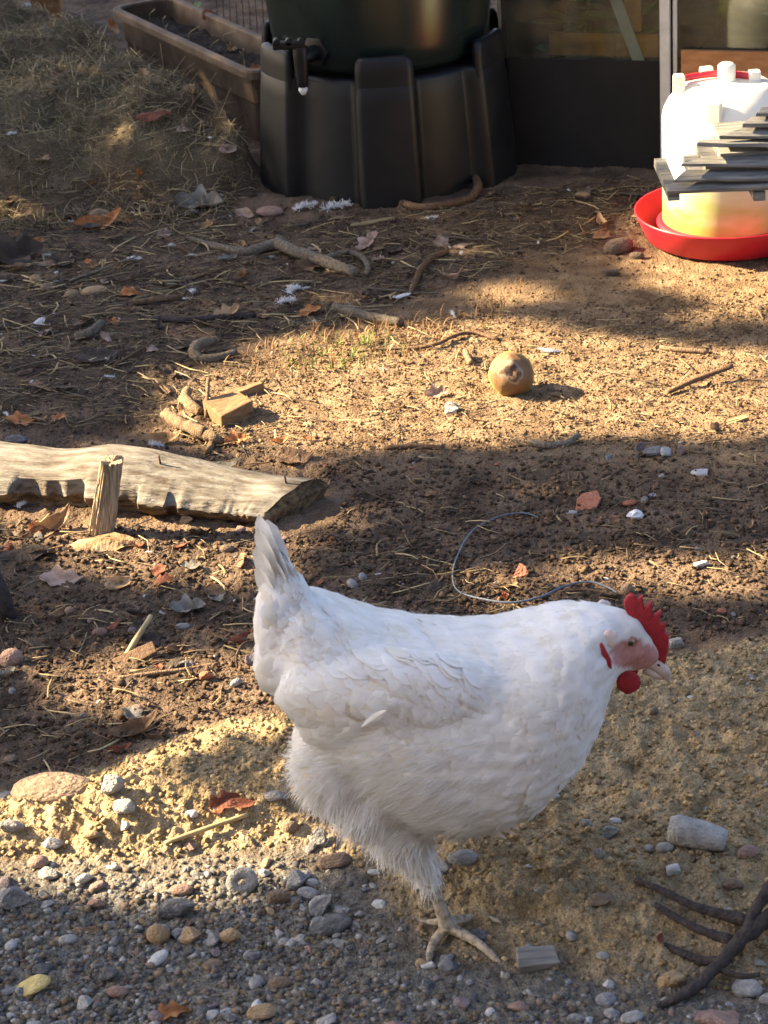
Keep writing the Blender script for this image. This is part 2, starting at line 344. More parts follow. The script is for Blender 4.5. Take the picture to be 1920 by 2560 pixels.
def ellipsoid(c, r, rot=None, v=hv, f=hf, nu=24, nv=14):
    b = len(v)
    for j in range(nv + 1):
        th = np.pi * j / nv
        for i in range(nu):
            a = 2 * np.pi * i / nu; p = np.array([r[0] * np.sin(th) * np.cos(a), r[1] * np.sin(th) * np.sin(a), r[2] * np.cos(th)])
            if rot is not None: p = rot @ p
            v.append(np.array(c) + p)
    for j in range(nv):
        for i in range(nu): f.append((b + j * nu + i, b + (j + 1) * nu + i, b + (j + 1) * nu + (i + 1) % nu, b + j * nu + (i + 1) % nu))
def roty(deg): a = math.radians(deg); return np.array([[math.cos(a), 0, math.sin(a)], [0, 1, 0], [-math.sin(a), 0, math.cos(a)]])
mpx = 1 / HS
for sgn in (-1, 1):
    # thigh and belly fluff
    for px, py, rx, rz, ry, dy in [(858, 1900, 122, 140, 95, .035), (930, 1990, 118, 100, 80, .040), (995, 2070, 82, 82, 62, .040), (1038, 2125, 52, 62, 46, .036), (1066, 2172, 32, 46, 31, .036)]:
        if sgn > 0 and px > 1000: continue
        c = hp(px, py, 0); c[1] = YM + sgn * dy; c[2] -= sgn * 0 + (dy * sgn) * tan30 * -0.0
        if sgn < 0: c = PY(px, py, YM - dy)
        ellipsoid(c, (rx * mpx, ry * mpx, rz * mpx * 1.1))
    # folded wing
    c = PY(1010, 1775, YM - .085); c[1] = YM + sgn * .061
    if sgn > 0: c[2] -= .062; c[1] -= .012
    ellipsoid(c, (.125, .036, .052), roty(7))
    c = PY(905, 1790, YM - .07); c[1] = YM + sgn * .056
    if sgn > 0: c[2] -= .05; c[1] -= .012
    ellipsoid(c, (.064, .033, .050), roty(-20))
# rump and tail root
ellipsoid(hp(712, 1490), (.026, .026, .036), roty(-18)); ellipsoid(hp(700, 1570), (.026, .042, .06)); ellipsoid(hp(700, 1440), (.017, .010, .034), roty(-16))
ellipsoid(hp(690, 1640), (.022, .05, .04))
hm0 = mesh(hv, hf, 'hen_raw'); tmp = link('tmp', hm0)
md = tmp.modifiers.new('r', 'REMESH'); md.mode = 'VOXEL'; md.voxel_size = .0042
md = tmp.modifiers.new('s', 'SMOOTH'); md.factor = .5; md.iterations = 7
dg = bpy.context.evaluated_depsgraph_get(); hm = bpy.data.meshes.new_from_object(tmp.evaluated_get(dg)); bpy.data.objects.remove(tmp)
nvh = len(hm.vertices); co = np.empty(nvh * 3, np.float32); hm.vertices.foreach_get('co', co); co = co.reshape(-1, 3)
nrm = np.empty(nvh * 3, np.float32); hm.vertices.foreach_get('normal', nrm); nrm = nrm.reshape(-1, 3)
amp = .0024
co = co + nrm * (amp * (noise(co[:, 0] * 40 + co[:, 1] * 20, co[:, 2] * 70 - co[:, 1] * 30, 50) + .5 * noise(co[:, 0] * 90 + co[:, 1] * 50, co[:, 2] * 130, 51)))[:, None]
hm.vertices.foreach_set('co', co.astype(np.float32).ravel()); hm.update()
def to_px(P):
    q = P - CAM; z = q @ FW; return 960 + F * (q @ RC) / z, 1280 - F * (q @ UC) / z
eyep = hp(1577, 1606)
def face_mask(P):                           # bare red face, both sides of the head
    q = P - eyep; x = q[:, 0]; z = q[:, 2]
    d = np.sqrt(((x - .003) / .027) ** 2 + ((z + .008 + .45 * (x - .004)) / .0185) ** 2) + .16 * noise(x * 150, z * 150, 52)
    return sst((1.12 - d) / .22)
fmk = face_mask(co)
colr = np.ones((nvh, 4), np.float32); colr[:, :3] = (1 - fmk[:, None]) * np.array([1, 1, 1]) + fmk[:, None] * np.array([.66, .34, .32])[None] * (1 + .25 * noise(co[:, 0] * 420, co[:, 2] * 420, 53))[:, None]
a = hm.color_attributes.new('col', 'FLOAT_COLOR', 'POINT'); a.data.foreach_set('color', colr.ravel())
hen = empty('hen', foot); tag(hen, 'white hen with red comb walking right across the sand', 'hen')
hm.transform(Matrix.Translation(-Vector(foot))); body = link('body', hm, 'feather', hen, True)
bvh = BVHTree.FromPolygons([tuple(p) for p in co], [tuple(p.vertices) for p in hm.polygons])
def hit(px, py):
    l, n, i, d = bvh.ray_cast(Vector(CAM), Vector(ray(px, py))); return (np.array(l), np.array(n)) if l else (hp(px, py, -.03), np.array([0, -1., 0]))
# --- plumage: overlapping feathers laid head to tail
hm.calc_loop_triangles(); tri = np.array([t.vertices for t in hm.loop_triangles]); A = co[tri]; ar = np.linalg.norm(np.cross(A[:, 1] - A[:, 0], A[:, 2] - A[:, 0]), axis=1)
def sample_surface(n):
    k = RNG.choice(len(tri), n, p=ar / ar.sum()); r1 = np.sqrt(RNG.random(n)); r2 = RNG.random(n); wts = np.stack([1 - r1, r1 * (1 - r2), r1 * r2], 1)
    P = (co[tri[k]] * wts[:, :, None]).sum(1); Nn = (nrm[tri[k]] * wts[:, :, None]).sum(1); return P, Nn / (np.linalg.norm(Nn, axis=1, keepdims=True) + 1e-9)
def flow(P):
    x, y = to_px(P); n = len(P)
    d = np.tile(np.array([-1., 0, -.22]), (n, 1))
    def bl(wt, v): d[:] = d * (1 - wt[:, None]) + np.array(v)[None] * wt[:, None]
    bl(sst((900 - x) / 160) * sst((1700 - y) / 120), (-.75, 0, -.55))
    bl(sst((790 - x) / 70) * sst((1500 - y) / 60), (-.35, 0, .95))
    bl(sst((x - 1300) / 120) * sst((1760 - y) / 150), (-.9, 0, -.42))
    bl(sst((x - 1370) / 100) * sst((y - 1680) / 120), (-.45, 0, -.9))
    bl(sst((y - 1900) / 120) * sst((1020 - x) / 120), (-.25, 0, -1))
    bl(sst((y - 2080) / 60) * sst((1120 - x) / 60), (.1, 0, -1))
    d += RNG.normal(0, .10, d.shape); return d
def frames(P, Nn):
    d = flow(P); d -= Nn * (d * Nn).sum(1, keepdims=True); d /= np.linalg.norm(d, axis=1, keepdims=True) + 1e-9; return d, np.cross(Nn, d)
P, Nn = sample_surface(9000); px_, py_ = to_px(P)
keep = (face_mask(P) < .05) & (px_ < 1640); P, Nn, px_, py_ = P[keep], Nn[keep], px_[keep], py_[keep]; D, Sd = frames(P, Nn); n = len(P)
wing = sst((1.15 - np.sqrt(((px_ - 1060) / 330) ** 2 + ((py_ - 1740) / 170) ** 2)) / .3)
Lf = .021 + .010 * wing - .009 * sst((px_ - 1380) / 120) * sst((1800 - py_) / 100) + RNG.normal(0, .0025, n); Lf = np.clip(Lf, .008, .05)
Lf = np.where(px_ > 1520, Lf * .6, Lf); Lf = np.where((px_ < 790) & (py_ < 1500), Lf * .65, Lf)
Wf = Lf * (.40 + .06 * wing); lift = RNG.uniform(.015, .06, n) + .04 * wing * RNG.random(n)
ts = np.array([0, .28, .55, .8, 1.0]); prof = np.array([.45, .85, 1, .82, .22]); ss = np.array([-1, 0, 1.])
V = np.zeros((n, 5, 3, 3)); 
for i, t in enumerate(ts):
    for j, s_ in enumerate(ss):
        V[:, i, j] = P + D * (Lf * (t - .25))[:, None] + Sd * (Wf * prof[i] * s_)[:, None] + Nn * (-.0012 + Lf * lift * (t - .2 * t * t) - Wf * .22 * prof[i] * s_ * s_ - .0)[:, None]
ii = np.arange(15).reshape(5, 3); fq = np.stack([ii[:-1, :-1], ii[:-1, 1:], ii[1:, 1:], ii[1:, :-1]], -1).reshape(-1, 4)
FQ = (fq[None] + (np.arange(n) * 15)[:, None, None]).reshape(-1, 4)
tone = 1 - .06 * RNG.random(n) ** 2; cr = np.stack([tone, tone * (1 - .02 * RNG.random(n)), tone * (1 - .06 * RNG.random(n))], 1)
dirt = (noise(px_ / 55, py_ / 40, 60) > .42) & (((px_ - 950) / 210) ** 2 + ((py_ - 1830) / 110) ** 2 < 1); cr[dirt] *= np.array([.90, .86, .80])
dk = dirt & (RNG.random(n) < .12); cr[dk] *= np.array([.72, .66, .60])
stn = (noise(px_ / 90, py_ / 60, 61) > .3) & (px_ < 1050); cr[stn] *= np.array([.99, .95, .87])
pl = link('plumage', fast_mesh(V.reshape(-1, 3) - foot, FQ, 'plumage', np.repeat(cr, 15, 0)), 'feather', hen, True); tag(pl, kind='stuff')
# --- soft down strands
P, Nn = sample_surface(44000); px_, py_ = to_px(P); low = sst((py_ - 1750) / 200) * sst((1300 - px_) / 200)
keep = (face_mask(P) < .03) & (RNG.random(len(P)) < .25 + .75 * low) & (px_ < 1600); P, Nn, px_, py_, low = P[keep], Nn[keep], px_[keep], py_[keep], low[keep]
D, Sd = frames(P, Nn); n = len(P); Ls = (.008 + .012 * low) * RNG.uniform(.6, 1.3, n) * np.where(px_ > 1350, .6, 1); wsd = .00042; D2 = D + RNG.normal(0, .22, D.shape); V = np.zeros((n, 3, 2, 3)); out_ = RNG.uniform(.12, .38, n) * (.5 + .8 * low)
for i, t in enumerate((0, .55, 1.)):
    c = P + D2 * (Ls * t)[:, None] + Nn * (Ls * out_ * (t - .35 * t * t) * 1.3)[:, None]
    for j, s_ in enumerate((-1, 1)): V[:, i, j] = c + Sd * (wsd * s_ * (1, .8, .12)[i])
ii = np.arange(6).reshape(3, 2); fq = np.stack([ii[:-1, :-1], ii[:-1, 1:], ii[1:, 1:], ii[1:, :-1]], -1).reshape(-1, 4)
dn = link('down', fast_mesh(V.reshape(-1, 3) - foot, (fq[None] + (np.arange(n) * 6)[:, None, None]).reshape(-1, 4), 'down', np.ones((n * 6, 3)) * .97), 'feather', hen, True); tag(dn, kind='stuff')
# --- long feather shape
def vane(base, tip, side, width, bend, rows=9, cup=.18, name='tail_feather', m='feather', parent=None, prof=None, shade=1.0):
    base, tip, side = map(np.array, (base, tip, side)); ax = tip - base; Ln = np.linalg.norm(ax); ax = ax / Ln; side = side - ax * (side @ ax); side /= np.linalg.norm(side); nn = np.cross(ax, side); v = []; f = []; cs = (-1, -.5, 0, .5, 1)
    for i in range(rows):
        t = i / (rows - 1); wv = width * (np.interp(t, [0, .25, .6, .85, .95, 1], [.55, .85, 1, .78, .45, .08] if prof is None else prof))
        for s_ in cs: v.append(base + ax * Ln * t + side * wv * s_ + nn * (bend * Ln * t * t - cup * wv * s_ * s_ + (.0008 if s_ == 0 else 0)))
    k = len(cs)
    for i in range(rows - 1):
        for j in range(k - 1): f.append((i * k + j, i * k + j + 1, (i + 1) * k + j + 1, (i + 1) * k + j))
    off = np.array(parent.location) if parent else 0
    me = fast_mesh(np.array(v) - off, np.array(f), name, np.ones((len(v), 3)) * shade); return link(name, me, m, parent, True)
for i, (bx, by, tx, ty, dy, wdt) in enumerate([(704, 1475, 655, 1280, -.003, .0125), (708, 1475, 664, 1296, .004, .012), (700, 1480, 651, 1316, -.008, .0115), (712, 1478, 680, 1326, .007, .011), (718, 1482, 690, 1366, -.009, .0105), (692, 1500, 646, 1362, -.012, .0115), (706, 1490, 662, 1336, .011, .012), (738, 1475, 716, 1398, -.006, .0075), (748, 1482, 738, 1416, -.004, .005), (714, 1490, 684, 1392, -.013, .010), (688, 1530, 650, 1412, -.015, .0105)]):
    vane(hp(bx, by, dy * .6), hp(tx, ty, dy), (.80, -.60 + .9 * (dy > 0), .1), wdt, -.05, parent=hen, shade=.97 - .03 * (i % 3))
vane(hit(905, 1812)[0] + [0, -.006, .001], hit(966, 1762)[0] + [0, -.013, .002], (.3, -.2, .7), .0045, .03, name='loose_feather', parent=hen, prof=[.2, .8, 1, .7, .45, .05])
# ragged feathers under the belly
for bx, by, tx, ty in [(1215, 2062, 1288, 2082), (1205, 2070, 1266, 2094), (1225, 2055, 1300, 2070)]:
    vane(hp(bx, by, -.03), hp(tx, ty, -.035), (0, -.5, .8), .006, .05, name='belly_feather', parent=hen, shade=.93)
# --- head parts
def zp(x, y): return (1400 + .1929 * x, 1440 + .1929 * y)
cb = [(840, 430), (828, 330), (868, 258), (930, 222), (975, 245), (1002, 300), (1040, 262), (1075, 238), (1072, 310), (1092, 408), (1140, 355), (1195, 310), (1192, 400), (1206, 515), (1255, 475), (1315, 432), (1300, 530), (1284, 622), (1325, 605), (1376, 592), (1362, 660), (1352, 722), (1380, 740), (1408, 758), (1408, 850), (1398, 960), (1378, 1060), (1352, 1150), (1300, 1150), (1230, 1050), (1180, 900), (1120, 760), (1000, 640), (900, 520)]
mb = MB(); mb.prism([hp(*zp(*q)) for q in cb], (0, 1, 0), .0062); o = mb.build('comb', 'comb', hen, True, bevel=.0016, bseg=2)
def blob(name, m, c, r, rot=None, jit=0, nu=20, nv=12):
    v = []; f = []; ellipsoid((0, 0, 0), r, rot, v, f, nu, nv)
    v = np.array(v)
    if jit: v = v * (1 + jit * noise(v[:, 0] * 160 + v[:, 1] * 90, v[:, 2] * 160, 3))[:, None]
    return link(name, mesh(v + np.array(c) - foot, f, name), m, hen, True)
for sg in (-1, 1):
    q = hp(1568, 1692); q[1] = YM + sg * .012; blob('wattle', 'comb', q, (.0125, .0042, .0138), roty(-12), .12)
    h, n_ = hit(1523, 1597); h[1] = YM + sg * abs(h[1] - YM); blob('ear_lobe', 'lobe', h, (.0085, .0032, .0115), roty(15), .2)
    h, n_ = hit(1514, 1640); h[1] = YM + sg * abs(h[1] - YM); blob('ear_wattle', 'comb', h, (.0036, .003, .0165), roty(-20), .2)
    h, n_ = hit(1577, 1606); h[1] = YM + sg * (abs(h[1] - YM) - .0024)
    e = blob('eye', 'eye', h, (.0056, .0052, .0056)); h2 = h + [0, sg * .0034, 0]
    me = MB(); v = []; f = []; ellipsoid((0, 0, 0), (.0030, .0024, .0030), None, v, f, 14, 8); pu = link('pupil', mesh(np.array(v) + h2 - foot, f), 'pupil', e, True)
    h3 = h + [0, sg * .0012, 0]; lid = MB(); lid.tube([h3 + np.array([.0064 * math.cos(t), 0, .0056 * math.sin(t)]) for t in np.linspace(0, 2 * np.pi, 17)], .0011, 6, False); lid.build('eyelid', 'eyelid', hen, True)
# beak: upper and lower mandible
def beak(name, pts, rs, m='beak'):
    mb = MB(); mb.tube(spline(pts, 5), np.interp(np.linspace(0, 1, (len(pts) - 1) * 5 + 1), np.linspace(0, 1, len(rs)), rs), 12)
    mb.v = [np.array([p[0], YM + (p[1] - YM) * .8, p[2]]) for p in mb.v]; return mb.build(name, m, hen, True)
beak('upper_beak', [hp(1622, 1652), hp(1645, 1664), hp(1662, 1680), hp(1670, 1698), hp(1672, 1708)], [.0078, .0075, .0062, .0034, .0006])
beak('lower_beak', [hp(1612, 1672), hp(1634, 1683), hp(1650, 1692), hp(1659, 1698)], [.0055, .0050, .0034, .0008])
for sg in (-1, 1):
    q = hp(1645, 1656); q[1] = YM + sg * .0058; blob('nostril', 'pupil', q, (.0020, .0012, .0011), roty(30))
# --- legs
def tarsus(name, hock, ankle, toes, parent):
    v = []; f = []; mb = MB()
    ln = np.linalg.norm(np.array(ankle) - hock); pts = [hock + (ankle - hock) * t for t in np.linspace(-.25, 1, 22)]
    mb.tube(pts, [.0086 - .0016 * math.sin(math.pi * min(1, max(0, t))) + .0004 * math.sin(i * 2.4) + (.0016 if t > .9 else 0) for i, t in enumerate(np.linspace(-.25, 1, 22))], 14)
    for ch, r0 in toes:
        sp_ = spline(ch, 6); nn = len(sp_); mb.tube(sp_, [r0 * (1 - .42 * i / (nn - 1)) * (1 + .07 * math.sin(i * 2.1)) for i in range(nn)], 10)
    mb.v = [np.array(p) for p in mb.v]; me = mesh([p - np.array(parent.location) for p in mb.v], mb.f, name); t = link('tmp', me)
    md = t.modifiers.new('r', 'REMESH'); md.mode = 'VOXEL'; md.voxel_size = .0013; md = t.modifiers.new('s', 'SMOOTH'); md.factor = .4; md.iterations = 2
    m2 = bpy.data.meshes.new_from_object(t.evaluated_get(bpy.context.evaluated_depsgraph_get())); bpy.data.objects.remove(t)
    o = link(name, m2, 'leg', parent, True)
    for ch, r0 in toes:
        d = np.array(ch[-1]) - np.array(ch[-2]); d /= np.linalg.norm(d); c = MB(); c.tube([ch[-1] - d * .002, ch[-1] + d * .006 + [0, 0, .0006], ch[-1] + d * .012 - [0, 0, .003]], [r0 * .5, r0 * .36, .0004], 8); cl = c.build('claw', 'claw', None, True); cl.parent = o; cl.matrix_parent_inverse = Matrix.Translation(-Vector(foot))
    return o
ank = foot + np.array([.001, .001, .014]); hock = PY(1073, 2190, foot[1] + .004)
t1 = [ank, on(1160, 2352, .009), on(1200, 2376, .006), on(1240, 2402, .003)]
t2 = [ank + [.002, .002, .006], PY(1160, 2298, foot[1] + .012), PY(1200, 2292, foot[1] + .02), on(1236, 2306, .003)]
t3 = [ank, on(1092, 2358, .010), on(1078, 2378, .007), on(1072, 2404, .003)]
t4 = [ank + [-.002, .003, .004], ank + [-.014, .016, -.004], ank + [-.022, .026, -.010]]
tarsus('leg', hock, ank, [(t1, .0066), (t2, .0060), (t3, .0062), (t4, .0046)], hen)
# the far leg, lifted in mid stride and tucked up behind the thigh
hk = PY(965, 1960, YM + .06); an = hk + [-.012, .0, -.030]
tarsus('leg', hk, an, [([an, an + [-.022, -.004, -.012], an + [-.036, -.004, -.026]], .0058), ([an, an + [-.016, .012, -.014], an + [-.026, .016, -.028]], .0054), ([an, an + [-.014, -.012, -.014], an + [-.022, -.016, -.028]], .0054), ([an, an + [.010, .0, -.012]], .0044)], hen)

# ================================================================== WATER BUTT AND STAND
bx, by = .052, 4.935
stand = empty('butt_stand', (bx, by, 0)); tag(stand, 'black plastic stand with upright lugs under the water butt', 'stand')
mb = MB(); seg = 180; prof_z = [(-.03, 1.06), (.0, 1.045), (.06, 1.03), (.14, 1.005), (.20, .985), (.232, .972), (.240, .955), (.238, .80), (.236, 0.02)]
def pil(a): d = abs((math.degrees(a) + 90 + 30) % 60 - 30); return sst((15.5 - d) / 3.2)
for z, k in prof_z:
    for i in range(seg):
        a = 2 * np.pi * i / seg; r = (.232 + .032 * float(pil(a)) * (k > .9)) * k; mb.v.append(np.array([bx + r * math.cos(a), by + r * math.sin(a), z]))
for j in range(len(prof_z) - 1):
    for i in range(seg): mb.f.append((j * seg + i, j * seg + (i + 1) % seg, (j + 1) * seg + (i + 1) % seg, (j + 1) * seg + i))
mb.build('shell', 'plastic_black', stand, True)
for k in range(6):
    a0 = math.radians(-90 + 60 * k); mb = MB(); arc = []
    for t in np.linspace(-13.0, 13.0, 9): arc.append(t)
    rin, rout = .240, .2562
    for z, dr, sh in [(.22, 0, 1), (.262, -.002, 1), (.284, -.004, .97), (.292, -.008, .85)]:
        for t in arc: a = a0 + math.radians(t * sh); mb.v.append(np.array([bx + (rout + dr) * math.cos(a), by + (rout + dr) * math.sin(a), z]))
        for t in arc[::-1]: a = a0 + math.radians(t * sh); mb.v.append(np.array([bx + (rin + dr * .3) * math.cos(a), by + (rin + dr * .3) * math.sin(a), z]))
    K = 18
    for j in range(3):
        for i in range(K): mb.f.append((j * K + i, j * K + (i + 1) % K, (j + 1) * K + (i + 1) % K, (j + 1) * K + i))
    for i in range(8): mb.f.append((3 * K + i, 3 * K + i + 1, 3 * K + 16 - i, 3 * K + 17 - i))
    mb.build('lug', 'plastic_black', stand, True)
butt = empty('water_butt', (bx, by, .245)); tag(butt, 'dark green plastic water butt with a tap, on the black stand', 'water butt')
mb = MB(); mb.lathe([(.001, .245), (.19, .245), (.205, .250), (.214, .262), (.221, .30), (.229, .38), (.240, .52), (.252, .72), (.262, .92), (.268, 1.0), (.276, 1.005), (.276, 1.03), (.262, 1.03), (.255, .99), (.001, .98)], 96, (bx, by, 0))
mb.build('barrel', 'plastic_green', butt, True)
mb = MB(); mb.lathe([(.284, 1.0), (.284, 1.04), (.27, 1.055), (.10, 1.075), (.001, 1.08)], 64, (bx, by, 0)); mb.build('lid', 'plastic_black', butt, True)
tp = PY(792, 128, by - .175); ta = np.array([-.62, -.78, 0]); ta /= np.linalg.norm(ta)
tapo = MB(); tapo.tube([tp - ta * .04, tp], .026, 20); tapo.tube([tp - ta * .005, tp + ta * .008], .031, 6); tapo.tube([tp, tp + ta * .050], .0155, 16)
tap = tapo.build('tap', 'plastic_black', butt, True, bevel=.0015)
e = tp + ta * .050; sp_ = MB(); sp_.tube([e + [0, 0, .022], e + [0, 0, 0], e + [0, 0, -.03], e + [0, 0, -.058]], [.0145, .0145, .0125, .0105], 16)
x = sp_.build('spout', 'plastic_black', None, True, bevel=.001); x.parent = tap; x.matrix_parent_inverse = Matrix.Translation(-Vector(butt.location))
lv = MB(); l0 = PY(762, 112, e[1]); l1 = PY(682, 112, e[1] - .005)
dv = l1 - l0
for z_, hgt in ((0, .014),): lv.box((l0 + l1) / 2 + [0, 0, 0], (np.linalg.norm(dv), .020, hgt))
for t in (.12, .5, .88): lv.tube([l0 + dv * t + [0, -.010, .006], l0 + dv * t + [0, .010, .006]], .0072, 10)
x = lv.build('lever', 'plastic_black', None, True, bevel=.0015); x.parent = tap; x.matrix_parent_inverse = Matrix.Translation(-Vector(butt.location))
nz_ = MB(); nz_.tube([e + [0, 0, -.052], e + [0, 0, -.066], e + [0, 0, -.074]], [.0085, .0088, .004], 12)
x = nz_.build('nozzle', 'paper', None, True); x.parent = tap; x.matrix_parent_inverse = Matrix.Translation(-Vector(butt.location))

# ================================================================== PLANTER TROUGH
A_ = np.array([-.572, 5.753]); B_ = np.array([-.225, 5.100]); ud = (B_ - A_) / np.linalg.norm(B_ - A_); vd = np.array([-ud[1], ud[0]]); vd = vd if vd[0] > 0 else -vd
LT = np.linalg.norm(B_ - A_); WT = .165; rimz = .165
def tq(u_, v_, z): p = A_ + ud * u_ + vd * v_; return np.array([p[0], p[1], z])
def rrect(inset, z, r=.035, n=5):
    out = []; x0, x1, y0, y1 = inset, LT - inset, inset, WT - inset; r = max(.006, r - inset * .5)
    for cx, cy, a0 in ((x1 - r, y0 + r, -90), (x1 - r, y1 - r, 0), (x0 + r, y1 - r, 90), (x0 + r, y0 + r, 180)):
        for k in range(n): a = math.radians(a0 + 90 * k / (n - 1)); out.append(tq(cx + r * math.cos(a), cy + r * math.sin(a), z))
    return out
pt = empty('trough_planter', tq(LT / 2, WT / 2, 0)); tag(pt, 'long beige trough planter of dark soil left of the water butt', 'planter')
def loops(name, lst, m, parent, cap0=False, cap1=False):
    mb = MB(); k = len(lst[0])
    for l in lst: mb.v += l
    for j in range(len(lst) - 1):
        for i in range(k): mb.f.append((j * k + i, j * k + (i + 1) % k, (j + 1) * k + (i + 1) % k, (j + 1) * k + i))
    if cap0: mb.f.append(tuple(range(k))[::-1])
    if cap1: mb.f.append(tuple((len(lst) - 1) * k + i for i in range(k)))
    return mb.build(name, m, parent, False)
loops('box', [rrect(.030, .0), rrect(.022, .085), rrect(.019, .088), rrect(.014, .142), rrect(.020, .150), rrect(.024, .10)], 'pot', pt, cap0=True)
loops('rim', [rrect(.014, .146), rrect(.0, .146), rrect(.0, .160), rrect(.003, .165), rrect(.015, .165), rrect(.018, .161), rrect(.019, .146), rrect(.0145, .1455)], 'pot', pt)
mb = MB(); nu_, nv_ = 60, 14
for i in range(nu_):
    for j in range(nv_):
        uu = .022 + (LT - .044) * i / (nu_ - 1); vv = .022 + (WT - .044) * j / (nv_ - 1); q = tq(uu, vv, 0); q[2] = .122 + .010 * float(noise(uu * 25, vv * 25, 70)) + .006 * float(noise(uu * 70, vv * 70, 71)); mb.v.append(q)
for i in range(nu_ - 1):
    for j in range(nv_ - 1): mb.f.append((i * nv_ + j, (i + 1) * nv_ + j, (i + 1) * nv_ + j + 1, i * nv_ + j + 1))
mb.build('potting_soil', 'pot_soil', pt, True)
# wire guard along the far side of the trough
wg = empty('wire_netting', tq(LT * .6, WT + .02, 0)); tag(wg, 'thin rusty wire netting standing along the far side of the trough', 'netting')
for k in range(19):
    uu = .22 + .034 * k; q = tq(uu, WT + .012, 0); mb = MB(); mb.tube([q, q + [0, 0, .15], q + [.002, 0, .30]], .0011, 5); mb.build('upright_wire', 'nail', wg)
for z in (.13, .17, .21, .25, .29):
    mb = MB(); mb.tube([tq(.21, WT + .012, z), tq(.55, WT + .014, z - .003), tq(.86, WT + .012, z)], .0009, 5); mb.build('cross_wire', 'nail', wg)
# small seedlings in the trough
def seedling(px, py, z, label, hgt=.03, n=6, m='plant_leaf'):
    q = PZ(px, py, z); r = empty('seedling', q); tag(r, label, 'plant'); mb = MB(); mb.tube([q, q + [.002, 0, hgt]], .0012, 5); mb.build('stem', m, r)
    for k in range(n):
        a = k * 2.4; d = np.array([math.cos(a), math.sin(a), .3]); b_ = q + [0, 0, hgt * (.5 + .5 * k / n)]
        vane(b_, b_ + d * hgt * .7, np.cross(d, [0, 0, 1]), hgt * .26, -.1, rows=5, name='leaf', m=m, parent=r, prof=[.2, .9, 1, .8, .5, .1])
seedling(487, 50, .125, 'bright green seedling nearest the far end of the trough', .035)
seedling(482, 14, .125, 'small green seedling touching the top edge of the picture', .025)

for k in range(9):
    uu, vv = .10 + .07 * k, random.uniform(.04, .125); q = tq(uu, vv, .122); mb = MB(); mb.tube(spline([q, q + [random.uniform(-.01, .01), 0, .03], q + [random.uniform(-.03, .03), random.uniform(-.02, .02), random.uniform(.035, .06)]], 3), .0012, 5); o_ = mb.build('withered_shoot', 'straw', None); tag(o_, 'withered shoot standing in the trough soil, %s' % ['nearest the far end', 'second from the far end', 'third from the far end', 'left of its middle', 'at its middle', 'right of its middle', 'third from the butt', 'second from the butt', 'nearest the butt'][k], 'plant')
# ================================================================== GREENHOUSE
gA = np.array([.27, 4.905]); gB = np.array([.603, 4.80]); gd = (gB - gA) / np.linalg.norm(gB - gA); gn = np.array([gd[1], -gd[0]]); gn = gn if gn[1] < 0 else -gn
def gp(s, z, off=0.0): p = gA + gd * s + gn * off; return np.array([p[0], p[1], z])
gh = empty('greenhouse', gp(.6, 0)); tag(gh, 'greenhouse with black base panel and dusty panes at the back right', 'greenhouse')
RG = np.array([[gd[0], gn[0], 0], [gd[1], gn[1], 0], [0, 0, 1]])
def gbox(name, m, s0, s1, z0, z1, t, off=0.0, bevel=.001):
    mb = MB(); mb.box(gp((s0 + s1) / 2, (z0 + z1) / 2, off), (s1 - s0, t, z1 - z0), RG); return mb.build(name, m, gh, False, bevel=bevel)
SP = .355                                     # place of the glazing bar along the wall
gbox('base_panel', 'panel_black', .035, SP - .002, -.02, .222, .012)
gbox('base_panel', 'panel_black', SP + .022, 1.7, -.02, .190, .012)
mb = MB(); q0 = gp(SP + .012, -.02, .016); q1 = gp(SP - .003, 1.4, .016); mb.box((q0 + q1) / 2, (.020, .016, 1.44), RG); mb.build('glazing_bar', 'metal', gh, False, bevel=.002)
mb = MB(); q0 = gp(SP + .030, .19, .008); q1 = gp(SP + .016, 1.4, .008); mb.box((q0 + q1) / 2, (.008, .010, 1.22), RG); mb.build('glazing_strip', 'metal', gh, False, bevel=.001)
gbox('sill_rail', 'wood_orange', SP + .036, 1.7, .196, .248, .012, .014)
gbox('sill_rail', 'wood_orange', .12, SP - .012, .226, .272, .012, -.012)
gbox('corner_post', 'wood_orange', .27, .305, .273, 1.4, .02, -.03)
yb_ = gp(.27, 0, .014)[1]; q0 = PY(1604, 172, yb_); q1 = PY(1510, -80, yb_); q0[1] = yb_; wv_ = np.append(gd, 0) * .0125
q1 = q1 + (q1 - q0) * 2.2; q1[1] = gA[1] + gd[1] * ((q1[0] - gA[0]) / gd[0]) + .014 * gn[1]
mb = MB(); mb.prism([q0 - wv_, q0 + wv_, q1 + wv_, q1 - wv_], np.append(gn, 0), .004); mb.build('brace', 'strut', gh, False, bevel=.001)
